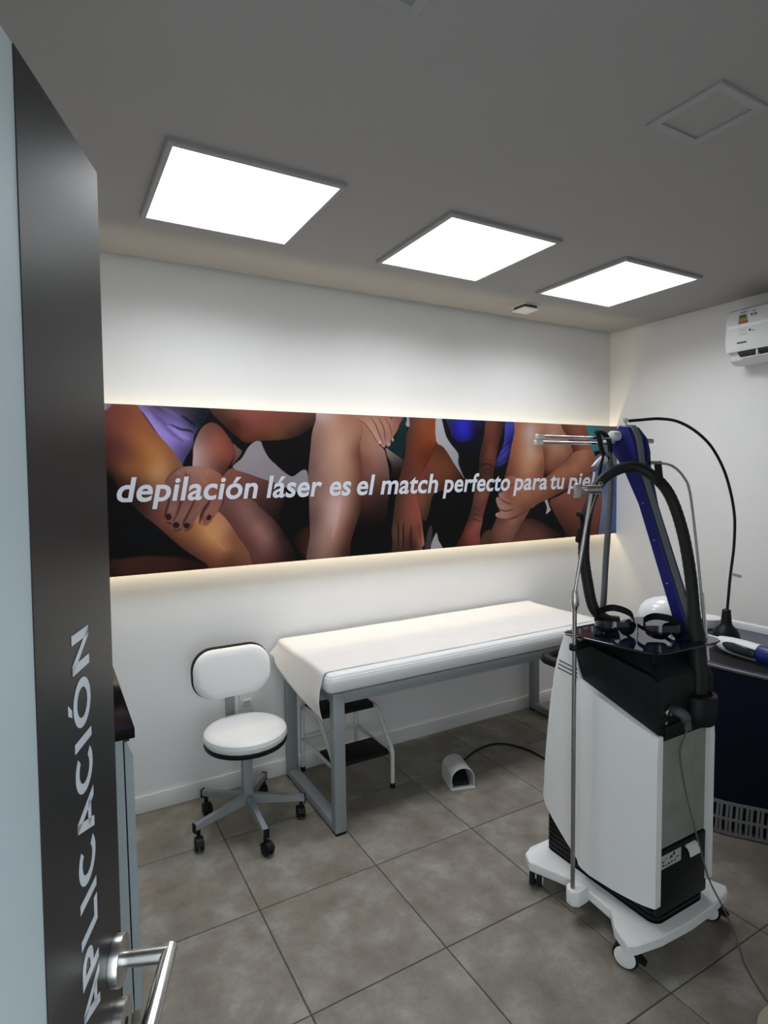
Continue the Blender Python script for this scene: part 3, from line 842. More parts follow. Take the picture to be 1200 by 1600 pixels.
part('pole_clamp', bm, M_BLACKP, lm, smooth=30)

# casters
def lcaster(x, y, axdeg, name='caster', lab=None):
    a = R(axdeg); ax = Vector((math.cos(a), math.sin(a), 0)); wd_ = Vector((-ax.y, ax.x, 0))
    c = Vector((x, y, 0.042))
    bm = BM()
    for q in (-1, 1):
        lathe(bm, [(0.012, -0.010), (0.038, -0.010), (0.0415, -0.006), (0.042, 0), (0.0415, 0.006), (0.038, 0.010), (0.012, 0.010)], 30, c+ax*0.0145*q, ax)
    tube(bm, [Vector((x, y, 0.042))-wd_*0.0, Vector((x, y, 0.042))+ax*0.001], 0.012, 10)
    cs = part('caster', bm, M_BLACKM, lm)
    for q in (-1, 1):
        part('wheel_disc', lathe(BM(), [(0.0345, 0), (0.0345, 0.0014), (0.033, 0.0022), (0.001, 0.0026)], 30, c+ax*q*0.0245, ax*q), M_BODY, cs)
    bm = BM()
    box(bm, -0.006, 0.006, -0.014, 0.014, 0.030, 0.084)
    bmesh.ops.transform(bm, matrix=Matrix.Translation((x, y, 0)) @ Matrix.Rotation(a, 4, 'Z'), verts=bm.verts)
    part('fork', bm, M_BODY, cs, smooth=0)
    bm = BM()
    p = [c + wd_*0.030*q + Vector((0, 0, z)) for q, z in ((1.05, 0.028), (1.45, 0.008), (2.0, -0.004), (2.05, -0.010), (1.5, -0.008), (1.15, 0.0))]
    loft(bm, [[v+ax*0.012 for v in p], [v-ax*0.012 for v in p]])
    part('brake_tab', bm, M_BLACKP, cs, smooth=0)
lcaster(1.594, 1.218, -158)
lcaster(2.030, 1.205, -162)
lcaster(1.615, 1.652, -52)
lcaster(2.020, 1.655, 8)

# blue arm: two side plates over a grey core
PL = [(1.288, 1.058), (1.243, 1.058), (1.405, 1.495), (1.460, 1.640), (1.468, 1.700), (1.478, 1.750), (1.500, 1.795), (1.540, 1.803), (1.585, 1.735), (1.578, 1.712), (1.522, 1.640), (1.449, 1.500)]
PR = [(1.286, 1.058), (1.246, 1.058), (1.410, 1.495), (1.444, 1.640), (1.448, 1.700), (1.462, 1.750), (1.500, 1.795), (1.540, 1.803), (1.585, 1.735), (1.578, 1.712), (1.520, 1.640), (1.447, 1.500)]
PC = [(1.284, 1.050), (1.240, 1.050), (1.402, 1.495), (1.454, 1.640), (1.461, 1.700), (1.472, 1.755), (1.500, 1.803), (1.540, 1.808), (1.582, 1.735), (1.574, 1.714), (1.518, 1.640), (1.445, 1.500)]
arm = part('arm', bevel(prism(BM(), PC, 'x', 1.945, 1.977), 0.002, 1), M_CORE, lm, smooth=30)
arm['label'] = 'leaning arm with blue side plates and a grey core'
pa = part('side_plate', bevel(prism(BM(), PL, 'x', 1.928, 1.945), 0.002, 1), M_BLUE, arm, smooth=30)
pb = part('side_plate', bevel(prism(BM(), PR, 'x', 1.977, 1.994), 0.002, 1), M_BLUE, arm, smooth=30)
for y, z in ((1.275, 1.083), (1.326, 1.220), (1.380, 1.372), (1.430, 1.506)):
    part('screw', lathe(BM(), [(0.0032, 0), (0.0032, 0.001), (0.001, 0.0016)], 10, (1.928, y, z), (-1, 0, 0)), M_CHROME, arm)
for k, (y, z, r_) in enumerate(((1.545, 1.763, 0.019), (1.570, 1.742, 0.014))):
    part('end_knob', bevel(lathe(BM(), [(r_, 0), (r_, 0.036), (r_*0.93, 0.039), (0.001, 0.039)], 24, (1.928, y, z), (-1, 0, 0)), 0.001, 1), M_WHITEP, arm)
for k, (y, z, xl) in enumerate(((1.545, 1.752, 1.530), (1.552, 1.732, 1.530))):
    rd = part('rod', tube(BM(), [(xl, y, z), (1.92, y, z)], 0.0058, 12), M_CHROME, arm)
    bm = box(BM(), xl-0.028, xl+0.006, y-0.008, y+0.008, z-0.0078, z+0.0078); bevel(bm, 0.002, 1)
    part('rod_tip', bm, M_CLEAR, rd)
part('cross_pin', bevel(tube(BM(), [(1.985, 1.490, 1.742), (2.060, 1.490, 1.742)], 0.0095, 16), 0.0015, 1), M_STEEL, arm)
bm = BM(); lathe(bm, [(0.010, 0), (0.010, 0.006), (0.006, 0.008), (0.006, 0.018), (0.009, 0.020), (0.009, 0.030)], 16, (1.952, 1.530, 1.800))
part('cable_post', bm, M_STEEL, arm)
bm = BM()
tube(bm, spline([(1.80, 1.54, 1.775), (1.80, 1.53, 1.765), (1.83, 1.535, 1.70), (1.86, 1.54, 1.675), (1.885, 1.545, 1.70), (1.88, 1.55, 1.75), (1.85, 1.55, 1.772), (1.80, 1.54, 1.775)], 4), 0.009, 8)
part('strap', bm, M_BLACKM, arm)

# hoses and cables of the machine
hose = [(1.902, 1.185, 0.865), (1.905, 1.19, 0.95), (1.909, 1.205, 1.075), (1.933, 1.24, 1.258), (1.953, 1.29, 1.422), (1.943, 1.34, 1.551), (1.912, 1.4, 1.621), (1.868, 1.44, 1.643), (1.807, 1.475, 1.62), (1.761, 1.5, 1.571), (1.717, 1.505, 1.478), (1.699, 1.505, 1.338), (1.715, 1.5, 1.218), (1.736, 1.49, 1.124), (1.770, 1.465, 1.082), (1.81, 1.44, 1.072)]
hp_ = spline(hose, 14)
rad = []
for i in range(len(hp_)):
    z = i/(len(hp_)-1)
    r_ = 0.0195
    if z < 0.16: r_ = 0.030 if z < 0.13 else 0.030-(z-0.13)/0.03*0.0105
    rad.append(r_ + 0.0009*(i % 2))
hs = part('umbilical_hose', tube(BM(), hp_, rad, 14), M_HOSE, lm, smooth=70)
bm = BM()
tube(bm, [(1.958, 1.185, 0.97), (1.955, 1.195, 1.08), (1.965, 1.215, 1.20)], 0.004, 6)
part('cable_tie', bm, M_WHITEP, hs)
bm = BM()
tube(bm, spline([(1.873, 1.545, 1.700), (1.878, 1.535, 1.618), (1.866, 1.53, 1.471), (1.85, 1.53, 1.299), (1.838, 1.53, 1.127), (1.825, 1.535, 1.00), (1.82, 1.54, 0.93)], 8), 0.0115, 12)
part('grey_hose', bm, M_GHOSE, lm, smooth=70)
bm = BM()
tube(bm, spline([(1.959, 1.19, 0.86), (1.942, 1.19, 1.042), (1.934, 1.2, 1.197), (1.931, 1.22, 1.372), (1.936, 1.25, 1.548), (1.928, 1.27, 1.604), (1.914, 1.3, 1.64), (1.897, 1.33, 1.652), (1.862, 1.35, 1.653)], 8), 0.0042, 10)
part('support_spring', bm, M_DSTEEL, lm, smooth=70)
bm = BM()
bar(bm, (1.872, 1.375, 1.655), (1.915, 1.365, 1.655), 0.012, 0.012)
bar(bm, (1.905, 1.355, 1.660), (1.915, 1.350, 1.57), 0.020, 0.016, (0, 1, 0))
part('hose_clip', bm, M_BLACKP, lm, smooth=0)
# strap and fine cord hanging by the pole
bm = BM()
tube(bm, spline([(1.63, 1.47, 1.475), (1.65, 1.475, 1.47), (1.665, 1.48, 1.44), (1.655, 1.48, 1.40), (1.635, 1.475, 1.38), (1.645, 1.48, 1.42)], 5), 0.009, 8)
part('hose_strap', bm, M_BLACKM, lm, smooth=60)
bm = BM()
tube(bm, [(1.722, 1.46, 1.570), (1.660, 1.465, 1.425)], 0.0025, 8)
part('tension_wire', bm, M_DSTEEL, lm)
bm = BM()
tube(bm, spline([(1.830, 1.53, 1.690), (1.80, 1.515, 1.655), (1.775, 1.505, 1.605), (1.765, 1.50, 1.565)], 6), 0.006, 8)
part('fine_cord', bm, M_BLACKM, lm, smooth=60)
bm = BM()
lathe(bm, [(0.001, 0), (0.010, 0.03), (0.016, 0.06), (0.017, 0.075)], 12, (1.765, 1.53, 1.645), (0.87, 0, 0.35))
part('hose_tip', bm, M_CLEAR, lm, smooth=60)
# fibre cable arching over to the handpiece boot
fc = [(1.952, 1.53, 1.826), (1.975, 1.53, 1.822), (2.044, 1.534, 1.828), (2.172, 1.541, 1.838), (2.309, 1.548, 1.831), (2.455, 1.555, 1.789), (2.586, 1.562, 1.717), (2.699, 1.568, 1.596), (2.774, 1.572, 1.432), (2.780, 1.572, 1.281), (2.753, 1.571, 1.127), (2.733, 1.57, 0.97)]
cb_ = part('fibre_cable', tube(BM(), spline(fc[1:], 12), 0.0062, 10), M_BLACKM, lm, smooth=80)
bm = BM()
bar(bm, (2.755, 1.562, 1.142), (2.80, 1.545, 1.128), 0.001, 0.014)
part('cable_flag', bm, M_WHITEP, cb_, smooth=0)
bm = BM()
lathe(bm, [(0.001, 0), (0.056, 0.0), (0.060, 0.006), (0.060, 0.030), (0.056, 0.055), (0.044, 0.078), (0.030, 0.090), (0.024, 0.10), (0.020, 0.135), (0.018, 0.163), (0.014, 0.166), (0.010, 0.168)], 30, (2.728, 1.57, 0.812))
part('cable_boot', bm, M_BLACKP, cb_)
# mains cord falling in front of the grille
pc = [(1.764, 1.131, 0.795), (1.768, 1.15, 0.74), (1.778, 1.165, 0.687), (1.815, 1.165, 0.545), (1.885, 1.158, 0.343), (1.930, 1.150, 0.214), (1.975, 1.125, 0.11), (2.0, 1.10, 0.03), (1.97, 1.06, 0.004), (1.92, 1.015, 0.004), (1.852, 0.921, 0.004), (1.80, 0.80, 0.004), (1.85, 0.55, 0.004), (2.1, 0.3, 0.004)]
part('thin_cord', tube(BM(), spline(pc, 8), 0.0028, 8), mat('grey_cord', (0.13, 0.13, 0.125), 0.5, noise=0.05), lm, smooth=80)

# ------------------------------------------------------------------ protective goggles on the tray
def goggles(name, loc, rz, lab, tilt=0.0):
    g = thing(name, loc, lab, 'goggles', 'laser goggles on the glass tray', rz=rz)
    # wrap-round front, local: x across, y depth (front at -y), z up
    bm = BM()
    N_ = 25; O = []
    for i in range(N_):
        t = -1 + 2*i/(N_-1)
        ax_ = 0.070*math.sin(t*1.25)/math.sin(1.25)
        ay_ = 0.045*(1-math.cos(t*1.25))/(1-math.cos(1.25))
        up_ = 0.027 - 0.009*abs(t)**3
        dn = 0.022 - 0.020*math.exp(-(t/0.16)**2) - 0.010*abs(t)**4
        n_ = Vector((math.sin(t*1.25), -math.cos(t*1.25), 0))
        c = Vector((ax_, ay_, 0.0262))
        O.append([c+n_*0.002+Vector((0, 0, up_)), c+n_*0.005+Vector((0, 0, up_*0.4)), c+n_*0.004-Vector((0, 0, dn*0.5)), c-n_*0.001-Vector((0, 0, dn)),
                  c-n_*0.004-Vector((0, 0, dn*0.9)), c+n_*0.001-Vector((0, 0, dn*0.4)), c+n_*0.002+Vector((0, 0, up_*0.4)), c-n_*0.002+Vector((0, 0, up_*0.95))])
    loft(bm, O)
    part('lens_shield', bm, M_GLOSSK, g, local=True, smooth=50)
    for s_ in (-1, 1):
        bm = BM()
        pts = spline([(0.070*s_, 0.045, 0.030), (0.0735*s_, 0.075, 0.031), (0.068*s_, 0.115, 0.030), (0.055*s_, 0.140, 0.020), (0.048*s_, 0.150, 0.007)], 5)
        loft(bm, [[p+Vector((0.0015, 0, 0.008)), p+Vector((0.0015, 0, -0.006)), p+Vector((-0.0015, 0, -0.006)), p+Vector((-0.0015, 0, 0.008))] for p in pts])
        part('temple', bm, M_GLOSSK, g, local=True, smooth=40)
        bm = BM()
        tube(bm, spline([(0.012*s_, 0.004, 0.030), (0.010*s_, 0.012, 0.022), (0.014*s_, 0.016, 0.010)], 4), 0.003, 8)
        part('nose_pad', bm, M_CLEAR, g, local=True, smooth=40)
    return g
g1 = goggles('goggles', (1.812, 1.228, 1.0482), R(-26), 'black wrap-round laser goggles on the glass tray, the nearer pair')
g2 = goggles('goggles', (1.708, 1.360, 1.0482), R(-42), 'black wrap-round laser goggles on the glass tray, the farther pair by the hose end')

for g_, h_ in ((g1, 0.026), (g2, 0.045)):
    g_.scale = (0.92, 0.92, 1.0)
    bm = BM()
    pts = spline([(-0.070, 0.05, 0.034), (-0.060, 0.085, 0.034+h_*0.7), (0.0, 0.115, 0.034+h_), (0.060, 0.085, 0.034+h_*0.7), (0.070, 0.05, 0.034)], 6)
    loft(bm, [[p+Vector((0, 0, 0.012)), p+Vector((0.001, 0.003, 0.012)), p+Vector((0.001, 0.003, -0.012)), p+Vector((0, 0, -0.012))] for p in pts])
    part('strap', bm, M_BLACKM, g_, local=True, smooth=40)

# ------------------------------------------------------------------ navy console beside the wall
cs = thing('navy_console', (2.78, 1.45, 0), 'dark navy console unit between the laser machine and the right wall', 'console')
front = [(2.470, 1.960), (2.448, 1.75), (2.448, 1.50), (2.478, 1.254), (2.540, 1.02), (2.640, 0.82), (2.70, 0.75)]
foot = [(2.565, 1.930), (2.540, 1.72), (2.548, 1.50), (2.668, 1.30), (2.735, 1.05), (2.80, 0.86), (2.84, 0.80)]
rear_t = [(3.112, 0.75), (3.112, 1.960)]
rear_f = [(3.10, 0.80), (3.10, 1.930)]
def splr(p, k=5): return [tuple(v)[:2] for v in spline([(a, b, 0) for a, b in p], k)]
F_, G_ = splr(front), splr(foot)
mixp = lambda t: [(a+(c-a)*t, b+(d-b)*t) for (a, b), (c, d) in zip(F_, G_)]
bm = BM()
loft(bm, [[(a, b, z) for a, b in mixp(t) + [(r1[0]+(r2[0]-r1[0])*t, r1[1]+(r2[1]-r1[1])*t) for r1, r2 in zip(rear_t, rear_f)]] for z, t in ((0.155, 1.0), (0.30, 0.72), (0.50, 0.35), (0.68, 0.08), (0.786, 0.012))])
part('cabinet_body', bm, M_NAVY, cs, smooth=40)
bm = BM()
T_ = F_ + rear_t
loft(bm, [[(a, b, 0.786) for a, b in T_], [(a, b, 0.800) for a, b in T_]])
part('top_deck', bm, M_NAVYTOP, cs, smooth=0)
ins = [(a+0.018, b) for a, b in F_]; ins2 = [(a+0.20, b) for a, b in F_][::-1]
bm = BM()
loft(bm, [[(a, b, 0.7995) for a, b in ins+ins2], [(a, b, 0.8015) for a, b in ins+ins2]])
part('front_mat', bm, M_BLACKM, cs, smooth=0)
bm = BM()
tube(bm, [(a-0.002, b, 0.790) for a, b in F_], 0.008, 8)
part('edge_trim', bm, mat('edge_trim', (0.10, 0.10, 0.11), 0.4, noise=0.05), cs, smooth=60)
bm = box(BM(), 3.108, 3.150, 0.75, 1.960, 0.775, 0.832); bevel(bm, 0.004, 2)
part('rear_rim', bm, M_WHITEP, cs)
# slotted skirt
S_ = [Vector((a, b, 0)) for a, b in splr(foot, 30)]
def skirt_pt(k, z):
    a, b = S_[k].x, S_[k].y
    t = (0.155-z)/0.15
    return Vector((a - 0.012*math.sin(t*1.6) , b, z))
bm = BM()
for z0, z1 in ((0.140, 0.156), (0.072, 0.084), (0.008, 0.022)):
    for k in range(0, len(S_)-1, 2):
        k2 = min(k+2, len(S_)-1)
        p = [skirt_pt(k, z0), skirt_pt(k2, z0), skirt_pt(k2, z1), skirt_pt(k, z1)]
        loft(bm, [p, [v+Vector((0.004, 0.002, 0)) for v in p]])
L_acc, nxt = 0.0, 0.0
for k in range(len(S_)-1):
    L_acc += (S_[k+1]-S_[k]).length
    if L_acc >= nxt:
        nxt += 0.0195
        d_ = (S_[k+1]-S_[k]).normalized()
        for z0, z1 in ((0.082, 0.142), (0.020, 0.074)):
            p0, p1 = skirt_pt(k, z0), skirt_pt(k, z1)
            q = [p0-d_*0.0055, p0+d_*0.0055, p1+d_*0.0055, p1-d_*0.0055]
            loft(bm, [q, [v+Vector((0.004, 0.002, 0)) for v in q]])
sk = part('slotted_skirt', bm, mat('skirt_grey', (0.17, 0.17, 0.175), 0.5, metal=0.2, noise=0.05), cs, smooth=0)
sk['kind'] = 'stuff'
bm = BM()
loft(bm, [[(a+0.05, b, z) for a, b in G_] + [(3.09, 0.80, z), (3.09, 1.93, z)] for z in (0.012, 0.157)])
part('skirt_core', bm, M_BLACKM, cs, smooth=0)
for x, y in ((2.70, 1.80), (3.0, 1.80), (2.95, 0.95), (2.78, 1.2)):
    part('foot', lathe(BM(), [(0.02, 0), (0.02, 0.013)], 14, (x, y, 0)), M_BLACKM, cs)

# handpiece lying on the console
hpz = 0.8255
hpt = thing('laser_handpiece', (2.58, 1.42, 0.80), 'white laser handpiece with a dark grip and blue collar lying on the navy console', 'handpiece')
ax = Vector((-0.045, -0.30, 0)).normalized(); sd = Vector((ax.y, -ax.x, 0)); P0 = Vector((2.645, 1.590, 0.850))
def hring(d, w_, h_, dz=0, n_=20):
    c = P0 + ax*d + Vector((0, 0, dz))
    return [c + sd*w_*math.cos(2*math.pi*k/n_) + Vector((0, 0, h_*math.sin(2*math.pi*k/n_))) for k in range(n_)]
part('nozzle', loft(BM(), [hring(-0.045, 0.012, 0.012, 0.001), hring(0.045, 0.016, 0.016, -0.002)]), M_WHITEP, hpt)
part('housing', loft(BM(), [hring(0.042, 0.024, 0.024, -0.004), hring(0.055, 0.030, 0.030, -0.006), hring(0.10, 0.036, 0.037, -0.008), hring(0.16, 0.037, 0.0385, -0.007), hring(0.245, 0.035, 0.037, -0.006)]), M_WHITEP, hpt, smooth=50)
part('collar', loft(BM(), [hring(0.238, 0.036, 0.0385, -0.007), hring(0.244, 0.0365, 0.039, -0.007), hring(0.33, 0.036, 0.0385, -0.007), hring(0.38, 0.026, 0.028, -0.007)]), mat('royal_blue', (0.006, 0.02, 0.16), 0.3, noise=0.05), hpt, smooth=50)
bm = BM()
gp = []
for d, a0, a1 in ((0.088, 160, 172), (0.105, 148, 196), (0.135, 142, 208), (0.18, 146, 210), (0.240, 150, 206)):
    w_, h_ = 0.0375, 0.0395
    c = P0+ax*d+Vector((0, 0, -0.0075))
    gp.append([c - sd*(-w_)*-math.cos(R(a0+(a1-a0)*k/6)) + Vector((0, 0, h_*math.sin(R(a0+(a1-a0)*k/6)))) for k in range(7)])
V_ = [[bm.verts.new(p) for p in r_] for r_ in gp]
for i in range(len(V_)-1):
    for k in range(6): bm.faces.new((V_[i][k], V_[i][k+1], V_[i+1][k+1], V_[i+1][k]))
gr = part('grip', bm, mat('teal_black_grip', (0.010, 0.022, 0.028), 0.4, noise=0.1), hpt, smooth=50)
gr.modifiers.new('thickness', 'SOLIDIFY').thickness = 0.002
# white dish and white hooded appliance on the console
t = thing('white_dish', (2.99, 1.82, 0.80), 'small round white dish at the back of the navy console', 'dish')
part('bowl', lathe(BM(), [(0.001, 0), (0.045, 0), (0.062, 0.012), (0.068, 0.035), (0.070, 0.055), (0.066, 0.058), (0.001, 0.060)], 30, (2.99, 1.82, 0.8005)), M_WHITEP, t)
t = thing('white_applicator', (2.665, 1.86, 0.80), 'rounded white hood-shaped appliance behind the glass tray', 'appliance')
axh = Vector((0.55, -0.80, 0.10)).normalized(); ch_ = Vector((2.665, 1.86, 0.9)); ZS = 0.8021
part('hood', lathe(BM(), [(0.0012, -0.1098), (0.0305, -0.1061), (0.0586, -0.0903), (0.0805, -0.0634), (0.0927, -0.0268), (0.0964, 0.0122), (0.0927, 0.0464), (0.0854, 0.0586), (0.0805, 0.0561), (0.0732, 0.0427)], 32, ch_, axh), M_CLEAR, t, smooth=60)
part('hood_face', lathe(BM(), [(0.077, 0.042), (0.076, 0.049), (0.001, 0.049)], 32, ch_, axh), mat('light_grey_plastic', (0.42, 0.43, 0.43), 0.5, noise=0.02), t, smooth=40)
part('stand', lathe(BM(), [(0.001, ZS), (0.055, ZS), (0.055, 0.808), (0.02, 0.813), (0.018, 0.83)], 24, (2.665, 1.86, 0)), M_CLEAR, t, smooth=40)

# ------------------------------------------------------------------ tan bin at the lower right corner
t = thing('tan_bin', (1.505, 0.63, 0), 'tan round bin with a pale rim at the lower right corner of the picture', 'bin')
part('bucket', lathe(BM(), [(0.001, 0), (0.095, 0), (0.115, 0.27), (0.110, 0.27), (0.092, 0.01), (0.001, 0.01)], 40, (1.505, 0.63, 0)), M_BEIGE, t)
part('rim', lathe(BM(), [(0.110, 0.266), (0.119, 0.266), (0.120, 0.276), (0.110, 0.276)], 40, (1.505, 0.63, 0)), mat('pale_rim', (0.33, 0.29, 0.22), 0.5, noise=0.05), t)
# ------------------------------------------------------------------ long backlit picture
pic = thing('wall_picture', (1.61, 2.95, 1.57), 'long backlit photographic panel of folded legs and arms along the back wall', 'picture')
PX0, PX1, PZ0, PZ1, PYF = XL, XR-0.002, 1.175, 1.9605, 2.930
part('panel', box(BM(), PX0, PX1, PYF+0.0006, PYF+0.012, PZ0, PZ1), M_BLACKP, pic, smooth=0)
bm = BM()
box(bm, PX0, PX1, PYF+0.030, YB-0.001, PZ1-0.10, PZ1-0.07); box(bm, PX0, PX1, PYF+0.030, YB-0.001, PZ0+0.07, PZ0+0.10)
for k in range(6):
    x = PX0+0.2+k*0.72
    box(bm, x, x+0.05, PYF+0.012, PYF+0.030, PZ0+0.07, PZ1-0.07)
part('batten', bm, M_SHADOW, pic, smooth=0)
bm = BM()
box(bm, PX0+0.01, PX1-0.01, PYF+0.034, PYF+0.046, PZ1-0.070, PZ1-0.066)
box(bm, PX0+0.01, PX1-0.01, PYF+0.034, PYF+0.046, PZ0+0.046, PZ0+0.050)
part('light_strip', bm, M_LED, pic, smooth=0)
